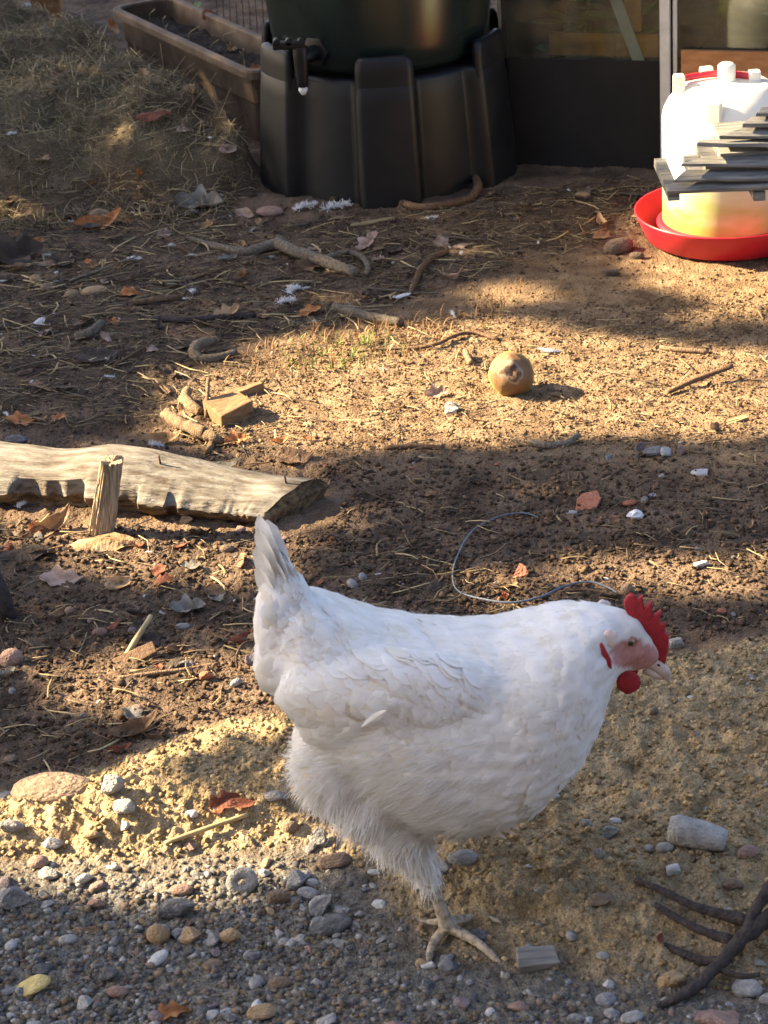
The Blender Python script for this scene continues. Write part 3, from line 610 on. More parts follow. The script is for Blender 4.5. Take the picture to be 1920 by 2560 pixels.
def glass():
    m = bpy.data.materials.new('dusty_glass'); m.use_nodes = True; t = m.node_tree; N = t.nodes; L = t.links; N.remove(N['Principled BSDF'])
    tr = N.new('ShaderNodeBsdfTransparent'); tr.inputs[0].default_value = (.78, .84, .78, 1); gl = N.new('ShaderNodeBsdfGlossy'); gl.inputs['Roughness'].default_value = .06
    df = N.new('ShaderNodeBsdfDiffuse'); df.inputs[0].default_value = (.30, .30, .25, 1); fr = N.new('ShaderNodeFresnel'); fr.inputs[0].default_value = 1.5
    a = N.new('ShaderNodeMixShader'); L.new(fr.outputs[0], a.inputs[0]); L.new(tr.outputs[0], a.inputs[1]); L.new(gl.outputs[0], a.inputs[2])
    nz = N.new('ShaderNodeTexNoise'); nz.inputs['Scale'].default_value = 9; nz.inputs['Detail'].default_value = 8; mr = N.new('ShaderNodeMapRange'); mr.inputs[1].default_value = .35; mr.inputs[2].default_value = .75; mr.inputs[3].default_value = .02; mr.inputs[4].default_value = .14
    L.new(nz.outputs['Fac'], mr.inputs[0]); b = N.new('ShaderNodeMixShader'); L.new(mr.outputs[0], b.inputs[0]); L.new(a.outputs[0], b.inputs[1]); L.new(df.outputs[0], b.inputs[2]); L.new(b.outputs[0], N['Material Output'].inputs[0]); return m
M['glass'] = glass()
gbox('glass_pane', 'glass', .02, SP + .004, .222, 1.4, .004, .004, 0); gbox('glass_pane', 'glass', SP + .026, 1.7, .190, 1.4, .004, .004, 0)
gbox('top_rail', 'metal', .0, 1.7, 1.4, 1.43, .03)
gbox('back_wall', 'panel_black', .02, 1.7, -.02, 1.43, .01, -1.4); gbox('staging', 'pot', .05, .32, .06, .075, .40, -.75)
gbox('roof', 'glass', .0, 1.73, 1.432, 1.442, 1.5, -.70)
gbox('end_wall', 'panel_black', .02, .03, -.02, 1.43, 1.38, -.71); gbox('end_wall', 'panel_black', 1.70, 1.71, -.02, 1.43, 1.4, -.70)
for k, (s_, of, hh_) in enumerate([(.10, -.26, .30), (.15, -.20, .24), (.21, -.35, .34), (.58, -.30, .30), (.24, -.16, .20)]):
    q = gp(s_, .0, of); r = empty('greenhouse_plant', q)
    tag(r, ['pale green leafy plant behind the dusty glass beside the butt', 'low broad leaved plant just behind the left glass pane', 'taller plant behind glass next to the grey brace', 'dim leafy plant behind the glass right of the bar', 'short plant close to the glass under the brace'][k], 'plant')
    mb = MB(); mb.tube([q, q + [0, 0, hh_ * .5], q + [.01, 0, hh_ + .05]], .004, 6); mb.build('stem', 'plant_leaf', r)
    for j in range(11):
        a = j * 2.4 + k; d = np.array([math.cos(a), math.sin(a) * .8, .15 - .25 * (j % 3)]); b_ = q + [0, 0, .14 + (hh_ - .06) * j / 11]
        vane(b_, b_ + d * .085, np.cross(d, [0, 0, 1]), .024, -.2, rows=6, name='leaf', m='plant_leaf', parent=r, prof=[.25, .9, 1, .75, .4, .05])

# ================================================================== DRINKER
dx, dy = .668, 4.367
dr = empty('poultry_drinker', (dx, dy, 0)); tag(dr, 'white plastic poultry drinker standing in its red tray', 'drinker')
mb = MB(); mb.lathe([(.001, .002), (.138, .002), (.150, .008), (.168, .050), (.171, .055), (.1705, .058), (.167, .057), (.146, .016), (.135, .012), (.118, .012), (.001, .012)], 72, (dx, dy, 0)); mb.build('tray', 'red', dr, True)
mb = MB(); mb.lathe([(.118, .012), (.130, .014), (.131, .034), (.122, .040), (.112, .040)], 64, (dx, dy, 0)); mb.build('tray_collar', 'red', dr, True)
mb = MB(); mb.lathe([(.117, .030), (.119, .040), (.119, .10), (.1185, .235), (.116, .248), (.108, .264), (.094, .280), (.080, .290), (.070, .296), (.001, .299)], 64, (dx, dy, 0))
# the jug: algae tint near the foot
mw = M['white_plastic']; body_ = mb.build('jug', 'white_plastic', dr, True)
def algae():
    m = mw.copy(); m.name = 'jug_plastic'; t = m.node_tree; N = t.nodes; L = t.links; b = N['Principled BSDF']
    tc = N.new('ShaderNodeTexCoord'); sx = N.new('ShaderNodeSeparateXYZ'); L.new(tc.outputs['Object'], sx.inputs[0])
    nz = N.new('ShaderNodeTexNoise'); nz.inputs['Scale'].default_value = 12; mp = N.new('ShaderNodeMapping'); mp.inputs['Scale'].default_value = (1, 1, 2.5); L.new(tc.outputs['Object'], mp.inputs[0]); L.new(mp.outputs[0], nz.inputs['Vector'])
    ma = N.new('ShaderNodeMath'); ma.operation = 'MULTIPLY_ADD'; ma.inputs[1].default_value = .16; L.new(nz.outputs['Fac'], ma.inputs[0]); L.new(sx.outputs[2], ma.inputs[2])
    mr = N.new('ShaderNodeMapRange'); mr.inputs[1].default_value = .14; mr.inputs[2].default_value = .27; mr.inputs[3].default_value = .9; mr.inputs[4].default_value = 0; L.new(ma.outputs[0], mr.inputs[0])
    mx = N.new('ShaderNodeMix'); mx.data_type = 'RGBA'; L.new(mr.outputs[0], mx.inputs['Factor']); lk = b.inputs['Base Color'].links[0].from_socket; L.new(lk, mx.inputs['A']); mx.inputs['B'].default_value = (.30, .36, .012, 1); L.new(mx.outputs['Result'], b.inputs['Base Color']); return m
body_.data.materials.clear(); body_.data.materials.append(algae())
mb = MB(); mb.lathe([(.016, .296), (.016, .326), (.012, .330), (.001, .331)], 24, (dx - .002, dy, 0)); mb.build('cap', 'white_plastic', dr, True)
for c, sz, rz_ in [((.579, dy - .006, .286), (.020, .024, .060), 0), ((.716, dy - .004, .289), (.021, .022, .052), 0), ((.630, dy - .098, .268), (.028, .018, .044), -20), ((.640, dy + .075, .285), (.024, .016, .040), 10)]:
    mb = MB(); R = np.array(Matrix.Rotation(math.radians(rz_), 3, 'Z')); mb.box(c, sz, R); mb.build('carry_post', 'white_plastic', dr, False, bevel=.004)
mb = MB(); mb.tube(spline([(.574, dy - .008, .303), (.600, dy + .012, .3045), (.648, dy + .020, .306), (.690, dy + .012, .304), (.720, dy - .006, .302)], 6), .0062, 10); mb.build('carry_handle', 'red', dr, True)

# ================================================================== SLATTED BIRD TABLE ROOF (right edge)
rx, ry = .775, 4.085
bt = empty('bird_table', (rx, ry, 0)); tag(bt, 'weathered bird table with a tiered slat roof before the drinker', 'bird table')
mb = MB(); mb.tube([(rx, ry, -.05), (rx, ry, .30)], .022, 12); mb.build('post', 'wood_grey', bt, True)
# each slat: lower left, lower at the picture edge, upper left, upper at the edge (photo points), depth of lower edge, thickness
SL = [((1667, 484), (1920, 474), (1684, 458), (1920, 456), 3.985, .0075), ((1683, 454), (1920, 457), (1715, 426), (1920, 436), 3.990, .005), ((1702, 411), (1920, 430), (1752, 397), (1920, 388), 4.000, .005), ((1742, 361), (1920, 374), (1750, 354), (1920, 358), 4.010, .007),
      ((1797, 344), (1920, 348), (1859, 321), (1920, 322), 4.020, .005), ((1856, 315), (1920, 318), (1880, 296), (1920, 295), 4.030, .008), ((1890, 286), (1920, 288), (1905, 272), (1920, 270), 4.040, .006)]
for ll, le, ul, ue, yf, th_ in SL:
    a_, b_, c_, d_ = PY(*ll, yf), PY(*le, yf), PY(*ul, yf + .026), PY(*ue, yf + .026)
    ext = lambda p, q: p + (q - p) * ((2 * rx - p[0]) - p[0]) / (q[0] - p[0])
    b2, d2 = ext(a_, b_), ext(c_, d_); b2[2] = .6 * b2[2] + .4 * a_[2]; d2[2] = .6 * d2[2] + .4 * c_[2]
    for back in (0, 1):
        qd = [p.copy() for p in (a_, b2, d2, c_)]
        if back:
            for p, sg_ in zip(qd, (1, -1, -1, 1)): p[1] = 2 * ry - p[1]; p[0] += sg_ * min(.085, .45 * abs(rx - p[0])); p[2] -= .022
        nn = np.cross(qd[1] - qd[0], qd[3] - qd[0]); nn /= np.linalg.norm(nn); mb = MB()
        n0 = 9; up_ = [qd[3] + (qd[2] - qd[3]) * t for t in np.linspace(1, 0, n0)]; lo_ = [qd[0] + (qd[1] - qd[0]) * t + np.array([0, 0, .0025]) * float(noise(t * 9, yf * 50, 12)) for t in np.linspace(0, 1, n0)]
        mb.prism(lo_ + up_, nn, th_); o_ = mb.build('roof_slat', 'wood_grey', bt, False, bevel=.0008)
    x0 = c_[0] + .034; x1 = 2 * rx - x0
    if x1 > x0 + .02: mb = MB(); mb.box((rx, ry, c_[2] - .004), (x1 - x0, 2 * (ry - yf - .035), .016)); mb.build('packing_board', 'wood_grey', bt, False, bevel=.001)
for px in (1684, 1898):
    q = PY(px, 489, 3.995)
    for sx in (0, 1):
        mb = MB(); mb.box((q[0] if not sx else 2 * rx - q[0], ry, q[2]), (.020, 2 * (ry - 3.99), .016)); mb.build('rafter', 'wood_grey', bt, False, bevel=.001)
mb = MB(); mb.box((rx, ry, .200), (.46, .03, .012)); mb.build('crossbar', 'wood_grey', bt, False, bevel=.001)

# ================================================================== LOG, STUB, FRUIT, BLOCK
lg = empty('old_timber', on(350, 1270)); tag(lg, 'long rotting pale timber lying across the left of the yard', 'timber')
l0, l1 = PZ(-260, 1215)[:2], PZ(785, 1290)[:2]; la = (l1 - l0) / np.linalg.norm(l1 - l0); lb = np.array([-la[1], la[0]]); lb = lb if lb[1] > 0 else -lb; LL = np.linalg.norm(l1 - l0)
sec = [(.088, .004), (.092, .035), (.082, .054), (.062, .066), (.038, .071), (.014, .067), (-.010, .060), (-.032, .051), (-.050, .042), (-.058, .036), (-.056, .028), (-.044, .016), (-.030, .004), (.02, -.004)]
v = []; f = []; K = len(sec); NL = 210
def bite(x, a, b, s_): return sst((x - a) / s_) * sst((b - x) / s_)
for i in range(NL):
    t = i / (NL - 1); s_ = t * LL; c = l0 + la * s_; pxx = -260 + 1040 * t; jx = pxx + 10 * float(noise(s_ * 45, 2, 87))
    top = 1 + .08 * float(noise(s_ * 7, 0.5, 80)) - .32 * sst((pxx - 330) / 330) + .06 * math.exp(-((pxx - 270) / 80) ** 2) - .07 * math.exp(-((pxx - 170) / 60) ** 2)
    notch = max(bite(jx, 70, 262, 14), .9 * bite(jx, 290, 392, 9), .45 * bite(jx, 455, 478, 5), .6 * bite(jx, -150, 10, 30), .22 * bite(jx, 480, 700, 40)); notch = notch * (.75 + .35 * float(noise(s_ * 38, 3, 81)))
    wid = 1 + .05 * float(noise(s_ * 5, 9, 82)) - .20 * sst((pxx - 400) / 320)
    for k, (b_, z) in enumerate(sec):
        bb = b_ * wid; zz = z * top; dp = sst((-.022 - b_) / .03)
        if b_ < 0:
            bb += notch * dp * .030 * (1.25 if k in (9, 10, 11) else 1); zz -= notch * dp * (.010 if k > 8 else .004)
            bb += .0035 * float(noise(s_ * 60, k * .9, 83)) * (k > 7); zz += .003 * float(noise(s_ * 75, k * 1.1, 84)) * (k > 7)
        zz += .0022 * float(noise(s_ * 16, k * .55, 85)) if z > .01 else 0
        sk = -.062 * max(0, 1 - (bb + .05) / .13) * max(0, (i - (NL - 40)) / 39)
        g = float(hs(c[0], c[1])) - .006
        q = c + lb * bb + la * (sk + (.012 * float(noise(k * .8, 5, 86)) if i == NL - 1 else 0)); v.append(np.array([q[0], q[1], g + zz]))
for i in range(NL - 1):
    for k in range(K): f.append((i * K + k, i * K + (k + 1) % K, (i + 1) * K + (k + 1) % K, (i + 1) * K + k))
cc = np.mean(v[-K:], axis=0); v.append(cc + np.append(la * .006, 0)); ce = len(v) - 1
for k in range(K): f.append(((NL - 1) * K + k, (NL - 1) * K + (k + 1) % K, ce))
off = np.array(lg.location); Rl = Matrix(((la[0], lb[0], 0, 0), (la[1], lb[1], 0, 0), (0, 0, 1, 0), (0, 0, 0, 1)))
me = mesh([np.array(p) - off for p in v], f); me.transform(Rl.inverted()); bm = bmesh.new(); bm.from_mesh(me); bmesh.ops.recalc_face_normals(bm, faces=bm.faces); bm.to_mesh(me); bm.free()
me.materials.append(M['wood_weathered']); me.materials.append(M['wood_rotten_shaded'])
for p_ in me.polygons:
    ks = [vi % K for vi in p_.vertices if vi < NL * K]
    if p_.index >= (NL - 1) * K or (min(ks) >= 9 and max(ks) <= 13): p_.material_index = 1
o = link('beam', me, None, lg, True); o.rotation_euler.z = math.atan2(la[1], la[0])
try: me.set_sharp_from_angle(angle=math.radians(38))
except Exception: pass
lbv = BVHTree.FromPolygons([tuple(p) for p in v], [tuple(q) for q in f])
for px, py in ((402, 1160), (716, 1208)):
    h = lbv.ray_cast(Vector(CAM), Vector(ray(px, py)))[0]
    if h: h = np.array(h); mb = MB(); mb.tube([h - [0, 0, .004], h + [-.002, 0, .014]], .0016, 8); mb.build('nail', 'nail', lg, True)
# upright stub in front of the timber
sb = on(250, 1332); stp = PY(279, 1150, sb[1] + .006); so = empty('broken_stake', sb); tag(so, 'short broken upright stake leaning against the timber', 'stake')
v = []; f = []; K = 44; NR = 14
for i in range(NR):
    t = i / (NR - 1); c = sb + (stp - sb) * t - np.array([0, 0, .012]) * (1 - t); rx_, ry_ = .0185 - .003 * t, .014
    for k in range(K):
        a = 2 * np.pi * k / K; gr = 1 + .13 * float(noise(k * .9, t * 1.2, 90)) + .06 * math.sin(k * 2.9) + .05 * float(noise(k * .4, t * 9, 91))
        e = .6; v.append(c + np.array([rx_ * np.sign(math.cos(a)) * abs(math.cos(a)) ** e * gr, ry_ * np.sign(math.sin(a)) * abs(math.sin(a)) ** e * gr, (.007 * float(noise(k * .7, 3, 92)) if i == NR - 1 else 0)]))
for i in range(NR - 1):
    for k in range(K): f.append((i * K + k, i * K + (k + 1) % K, (i + 1) * K + (k + 1) % K, (i + 1) * K + k))
v.append(stp - np.array([0, 0, .003])); f += [((NR - 1) * K + k, (NR - 1) * K + (k + 1) % K, len(v) - 1) for k in range(K)]
link('wood', mesh([p - sb for p in v], f), 'wood_stub', so, False)
# second dark stake at the left edge
q = on(18, 1545); o2 = MB(); o2.tube([q - [0, 0, .01], q + [-.004, .0, .03], q + [-.012, .002, .075]], [.015, .013, .010], 12, jit=.12); o2 = o2.build('dark_stake', 'bark_dark', None, True); tag(o2, 'dark wooden stake cut off by the left edge of the picture', 'stake')
# rotting quince
qc = on(1280, 978, .031); v = []; f = []; ellipsoid((0, 0, 0), (1, 1, 1), None, v, f, 48, 32); v = np.array(v); ax = np.array(ray(1290, 930)) * -1.0; ax = ax / np.linalg.norm(ax)
dt = v @ ax; r = 1 + .07 * noise(v[:, 0] * 1.3 + 2, v[:, 2] * 1.3 + v[:, 1], 95) + .03 * noise(v[:, 0] * 4, v[:, 2] * 4 + v[:, 1] * 3, 96) - .09 * np.exp(-((1 - dt) / .018)) - .03 * np.exp(-((1 - dt) / .12))
v = v * r[:, None] * np.array([.0365, .0365, .037]); me = mesh(v, f)
def quince_mat():
    m = bpy.data.materials.new('quince'); m.use_nodes = True; t = m.node_tree; N = t.nodes; L = t.links; b = N['Principled BSDF']; b.inputs['Roughness'].default_value = .7
    tc = N.new('ShaderNodeTexCoord'); nv = N.new('ShaderNodeVectorMath'); nv.operation = 'NORMALIZE'; L.new(tc.outputs['Object'], nv.inputs[0]); dp = N.new('ShaderNodeVectorMath'); dp.operation = 'DOT_PRODUCT'; dp.inputs[1].default_value = tuple(ax); L.new(nv.outputs[0], dp.inputs[0])
    nz = N.new('ShaderNodeTexNoise'); nz.inputs['Scale'].default_value = 60; nz.inputs['Detail'].default_value = 8; L.new(tc.outputs['Object'], nz.inputs['Vector']); ma = N.new('ShaderNodeMath'); ma.operation = 'MULTIPLY_ADD'; ma.inputs[1].default_value = .5; L.new(nz.outputs['Fac'], ma.inputs[0]); sb_ = N.new('ShaderNodeMath'); sb_.operation = 'SUBTRACT'; sb_.inputs[1].default_value = .27; L.new(dp.outputs['Value'], sb_.inputs[0]); L.new(sb_.outputs[0], ma.inputs[2])
    rp = N.new('ShaderNodeValToRGB'); L.new(ma.outputs[0], rp.inputs[0]); e = rp.color_ramp.elements
    for i, (p, c) in enumerate([(.0, (.22, .22, .035)), (.16, (.27, .23, .045)), (.32, (.18, .10, .036)), (.60, (.14, .074, .028)), (.84, (.155, .088, .042)), (.89, (.28, .215, .15)), (.94, (.135, .075, .038)), (.985, (.04, .022, .014))]):
        k = e[i] if i < 2 else e.new(p); k.position = p; k.color = (*c, 1)
    L.new(rp.outputs[0], b.inputs['Base Color']); n2 = N.new('ShaderNodeTexNoise'); n2.inputs['Scale'].default_value = 300; L.new(tc.outputs['Object'], n2.inputs['Vector']); bp = N.new('ShaderNodeBump'); bp.inputs['Strength'].default_value = .4; bp.inputs['Distance'].default_value = .001; L.new(n2.outputs['Fac'], bp.inputs['Height']); L.new(bp.outputs[0], b.inputs['Normal']); return m
M['quince'] = quince_mat(); o = link('rotting_quince', me, 'quince', None, True); o.location = tuple(qc); tag(o, 'round rotting yellow-brown quince on the sunlit earth', 'fruit')
def wood_piece(px, py, size, rz, m, label, name='wood_block', tilt=(0, 0), jit=.003, bevel=.002):
    q = on(px, py); mb = MB(); R = np.array(Matrix.Rotation(math.radians(rz), 3, 'Z') @ Matrix.Rotation(math.radians(tilt[0]), 3, 'X') @ Matrix.Rotation(math.radians(tilt[1]), 3, 'Y'))
    mb.box((0, 0, 0), size, None, jit); o = mb.build(name, m, None, False, bevel=bevel); o.location = (q[0], q[1], q[2] + size[2] * .36); o.rotation_euler = Matrix([list(r_) for r_ in R]).to_euler(); return tag(o, label, 'wood')
wood_piece(572, 1042, (.060, .052, .034), 33, 'wood_block', 'cut sunlit wooden block beside the thin upright stick', tilt=(8, -4))
wood_piece(612, 985, (.062, .020, .014), 28, 'wood_block', 'flat splinter of wood lying behind the cut block', 'wood_splinter', tilt=(0, -8))
wood_piece(1345, 2418, (.042, .024, .020), 3, 'wood_grey', 'small split wood chip right of the hen foot', 'wood_chip', tilt=(20, 0))
wood_piece(1835, 1055, (.044, .012, .004), 24, 'straw', 'flat orange wood chip in the sun near the right edge', 'wood_chip', tilt=(0, -6), jit=.002, bevel=.0006)
wood_piece(340, 1648, (.055, .022, .008), 25, 'bark_brown', 'reddish bark flake left of the hen tail', 'bark_flake', tilt=(12, -14))
wood_piece(1665, 1012, (.0, .0, .0), 0, 'bark_grey', 'x') if False else None

# ================================================================== BRANCHES, ROOTS, TWINE (photo points: x, y, height of the axis, radius in photo px)
def stick(name, m, paths, label, cat, jit=.08, lift=0.0, seg=10):
    mb = MB(); first = None
    for path in paths:
        P = []; Rr = []
        for p in path:
            px, py, r = p[:3]; h = p[3] if len(p) > 3 else 0.0; g = G(px, py)
            if h: g = PZ(px, py, g[2] + h)
            rm = r / scale_at(g); P.append(np.array([g[0], g[1], float(hs(g[0], g[1])) + h + rm * .75 + lift])); Rr.append(rm)
        sp = spline(P, 5); rr = np.interp(np.linspace(0, len(P) - 1, len(sp)), range(len(P)), Rr)
        if jit: sp = [q + np.random.uniform(-1, 1, 3) * r_ * jit * 1.2 for q, r_ in zip(sp, rr)]
        mb.tube(sp, rr, seg, jit=jit)
        if first is None: first = np.mean(P, axis=0)
    mb.v = [p - first for p in mb.v]; o = mb.build(name, m, None, True); o.location = tuple(first); return tag(o, label, cat)
stick('root', 'bark_brown', [[(830, 505, 8), (860, 498, 8), (890, 484, 9, .01), (930, 482, 9, .012), (965, 502, 10), (1000, 512, 9), (1060, 526, 10), (1130, 515, 10), (1178, 500, 10), (1196, 472, 11, .012), (1188, 448, 9, .012)]], 'long winding brown root at the foot of the black stand', 'root')
stick('forked_branch', 'bark_grey', [[(470, 600, 6), (540, 622, 9), (620, 637, 12), (690, 620, 15, .006), (730, 634, 15, .01), (790, 656, 15, .008), (850, 678, 15, .004), (892, 692, 14)], [(716, 628, 13, .008), (703, 612, 11, .014), (694, 600, 8, .02)], [(795, 660, 9, .01), (830, 645, 8, .012), (870, 630, 5, .012)]], 'grey forked branch lying on the straw before the stand', 'branch')
stick('curved_twig', 'bark_grey', [[(838, 644, 6), (870, 636, 7, .006), (905, 648, 7, .008), (920, 672, 7, .006), (915, 692, 6)]], 'hooked grey twig right of the forked branch', 'twig')
stick('brown_twig', 'bark_brown', [[(1118, 634, 6), (1080, 650, 7, .004), (1052, 678, 8, .006), (1040, 705, 7, .004), (1024, 742, 6)]], 'bent brown twig on bare earth right of centre', 'twig')
stick('bent_root', 'bark_grey', [[(545, 856, 10, .010), (505, 868, 14, .012), (486, 888, 15, .006), (500, 904, 13), (545, 902, 11), (592, 885, 8, .004)]], 'U-shaped grey root left of the green grass tufts', 'root')
stick('peg_stick', 'stick_pale', [[(415, 1046, 14, .008), (440, 1062, 16, .010), (470, 1076, 15, .010), (505, 1094, 17, .008), (530, 1104, 15, .006), (560, 1112, 9)], [(500, 1090, 10), (530, 1112, 12), (520, 1135, 7)], [(450, 1066, 7, .008), (440, 1085, 6), (420, 1098, 4)]], 'thick pale sunlit stick lying left of the wooden block', 'stick', jit=.2)
stick('gnarled_stick', 'stick_pale', [[(470, 985, 12, .012), (464, 1008, 14, .008), (484, 1028, 15, .004), (502, 1040, 11)]], 'short gnarled stick left of the thin upright stick', 'stick')
stick('upright_stick', 'stick_pale', [[(516, 1048, 5), (518, 1010, 5, .024), (522, 952, 5, .055)]], 'thin upright stick beside the cut wooden block', 'stick', jit=.05)
stick('long_twig', 'bark_brown', [[(880, 884, 4), (960, 876, 4), (1030, 874, 5), (1085, 866, 5, .004), (1140, 842, 5, .006), (1190, 836, 5, .004), (1245, 852, 5)]], 'long thin curved twig left of the quince', 'twig')
stick('propped_stick', 'bark_brown', [[(1668, 986, 6), (1720, 962, 7, .006), (1780, 938, 7, .012), (1832, 918, 7, .02)]], 'smooth brown stick propped on the sunlit earth at the right', 'stick', jit=.03)
stick('short_stick', 'bark_grey', [[(1322, 1112, 8), (1370, 1120, 9), (1420, 1112, 9), (1446, 1092, 8, .006)]], 'short bent stick in the shade below the quince', 'stick')
stick('pale_branch', 'bark_grey', [[(835, 776, 11), (890, 792, 13), (950, 806, 13), (1004, 816, 12)]], 'short thick branch at the back of the sunlit patch', 'branch')
stick('flat_twig', 'bark_brown', [[(960, 1124, 6), (1040, 1120, 7), (1110, 1124, 6)]], 'straight dark twig below the quince, left one', 'twig')
stick('thick_twig', 'stick_pale', [[(1062, 880, 8), (1068, 905, 9)]], 'stubby pale twig left of the quince', 'twig') if False else None
stick('stubby_twig', 'stick_pale', [[(1164, 884, 8, .006), (1170, 900, 8, .004), (1178, 914, 8)]], 'stubby pale twig just left of the quince', 'twig')
stick('bleached_stick', 'stick_pale', [[(1650, 872, 6), (1700, 880, 7), (1772, 884, 6)]], 'bleached flat stick on the shade edge under the drinker', 'stick')
stick('trailing_stalk', 'bark_brown', [[(1395, 1482, 3), (1470, 1477, 3.5, .004), (1560, 1494, 3.5, .003), (1640, 1488, 3.5), (1740, 1496, 3)]], 'thin brown stem running behind the hen head', 'stem')
stick('dry_stalk', 'stick_pale', [[(296, 1698, 5), (380, 1688, 6), (470, 1677, 6), (548, 1662, 5)]], 'straight pinkish stem left of the hen', 'stem', jit=.03)
stick('yellow_stalk', 'straw', [[(412, 2108, 6, .004), (500, 2076, 7, .004), (620, 2036, 6, .003)]], 'straight yellow stem on the sunlit sand', 'stem', jit=.02)
stick('green_stalk', 'grass_stalk' if 'grass_stalk' in M else 'straw', [[(318, 1640, 7), (340, 1606, 8, .008), (378, 1546, 6, .022)]], 'greenish stalk poking from the earth left of the hen', 'stalk', jit=.02)
stick('dark_branch', 'bark_dark', [[(1640, 2524, 8.9), (1690, 2504, 12.6, .004), (1735, 2480, 14.1, .006), (1776, 2438, 15.5, .010), (1817, 2388, 17.8, .014), (1855, 2338, 20.0, .018), (1930, 2280, 22.2, .022)],
      [(1590, 2203, 7.4, .004), (1640, 2226, 9.6, .006), (1690, 2247, 10.4, .008), (1740, 2268, 11.1, .009), (1790, 2282, 12.6, .010), (1870, 2298, 16.3, .014)], [(1638, 2263, 7.4, .004), (1675, 2284, 9.6, .006), (1715, 2305, 10.4, .008), (1765, 2326, 11.1, .009), (1830, 2345, 14.1, .012)],
      [(1651, 2357, 5.9, .002), (1680, 2372, 8.9, .004), (1713, 2385, 10.4, .006), (1760, 2400, 11.1, .008), (1810, 2402, 13.3, .012)], [(1862, 2330, 16.3, .02), (1890, 2262, 14.8, .03), (1940, 2200, 17.8, .045)], [(1800, 2420, 8.9, .012), (1850, 2440, 7.4, .012), (1900, 2432, 5.9, .016)]], 'dark forked branch at the lower right corner', 'branch', jit=.10, seg=14)
stick('blue_twine', 'twine', [[(1350, 1296, 2), (1310, 1284, 2.0, .004), (1250, 1292, 2.0, .005), (1180, 1330, 2.3, .006), (1140, 1400, 2.3, .006), (1132, 1450, 2.0, .003), (1150, 1482, 2.3, .004), (1210, 1500, 2.8, .006), (1280, 1508, 3.0, .008), (1350, 1494, 3.0, .008), (1410, 1468, 2.8, .008), (1470, 1456, 2.3, .006), (1520, 1470, 2.3, .004), (1560, 1496, 2.5)]], 'loop of blue-grey twine behind the hen back', 'twine', jit=.02)
stick('orange_straw', 'straw', [[(878, 568, 5), (930, 560, 6), (985, 549, 5)]], 'bright yellow straw in front of the stand', 'straw', jit=.02)
stick('wet_branch', 'bark_dark', [[(380, 800, 7), (460, 806, 8), (560, 798, 8), (640, 792, 6)]], 'long dark damp stick in the litter on the left', 'stick')
stick('red_stick', 'bark_brown', [[(330, 762, 7), (390, 756, 9), (450, 748, 7)]], 'reddish brown stick among the leaf litter', 'stick')
stick('knobbly_root', 'bark_grey', [[(190, 850, 10), (230, 838, 12, .005), (255, 815, 11, .008)]], 'short knobbly root in the dark litter at the left', 'root')
stick('curled_stalk', 'bark_brown', [[(645, 1604, 3, .01), (610, 1610, 3.5, .02), (592, 1640, 3.5, .015), (594, 1672, 3)]], 'curled dry stem beside the hen tail fluff', 'stem', jit=.02)
q = PZ(125, 30, .02); op = MB(); op.box((q[0] - .01, q[1] + .04, .35), (.075, .075, .74)); op = op.build('fence_post', 'wood_orange', None, False, bevel=.004); tag(op, 'orange wooden post at the top left corner', 'post')

# ================================================================== STONES
def stone_mesh(seed, angular):
    bm = bmesh.new(); bmesh.ops.create_icosphere(bm, subdivisions=3, radius=.5); r = random.Random(seed)
    pl = [(Vector((r.gauss(0, 1), r.gauss(0, 1), r.gauss(0, 1))).normalized(), r.uniform(.26, .42) if angular else r.uniform(.40, .50)) for _ in range(10 if angular else 5)]
    for v in bm.verts:
        for _ in range(2):
            for n_, d in pl:
                e = v.co.dot(n_) - d
                if e > 0: v.co -= n_ * e * (.97 if angular else .7)
        v.co *= 1 + .045 * float(noise(v.co.x * 5 + seed, v.co.z * 5 + v.co.y * 4, seed % 7))
    me = bpy.data.meshes.new('stone'); bm.to_mesh(me); bm.free(); me.polygons.foreach_set('use_smooth', np.ones(len(me.polygons), bool)); me.update()
    if angular:
        try: me.set_sharp_from_angle(angle=math.radians(28))
        except Exception: pass
    return me
ROUND = [stone_mesh(100 + i, False) for i in range(5)]; ANG = [stone_mesh(200 + i, True) for i in range(8)]
_sm = {}
def smat(b, m):
    c = b.copy(); c.materials.clear(); c.materials.append(M[m]); _sm[(b.name, m)] = c; return c
def stone(pos, size, m, name, label, group=None, ang=True, k=None, rot=None, sink=.22):
    lst = ANG if ang else ROUND; base = lst[(random.randrange(len(lst)) if k is None else k) % len(lst)]; key = (base.name, m)
    if key not in _sm: c = base.copy(); c.materials.clear(); c.materials.append(M[m]); _sm[key] = c
    o = bpy.data.objects.new(name, _sm[key]); COL.objects.link(o); o.scale = size
    o.rotation_euler = rot if rot is not None else (random.uniform(-.3, .3), random.uniform(-.3, .3), random.uniform(0, 6.28))
    o.location = (pos[0], pos[1], pos[2] + size[2] * (.5 - sink)); return tag(o, label, 'stone', group)
def st_px(px, py, w_, h_, m, label, ang=True, name='stone', tilt=0, k=None):
    q = on(px, py + h_ * .25); s = scale_at(q); wm = w_ / s; hm_ = h_ / s
    return stone(q, (wm, max(wm * .6, hm_ * .8), hm_ * .95), 'stone_' + m, name, label, None, ang, k, (0, math.radians(tilt), random.uniform(-.3, .3)), .25)
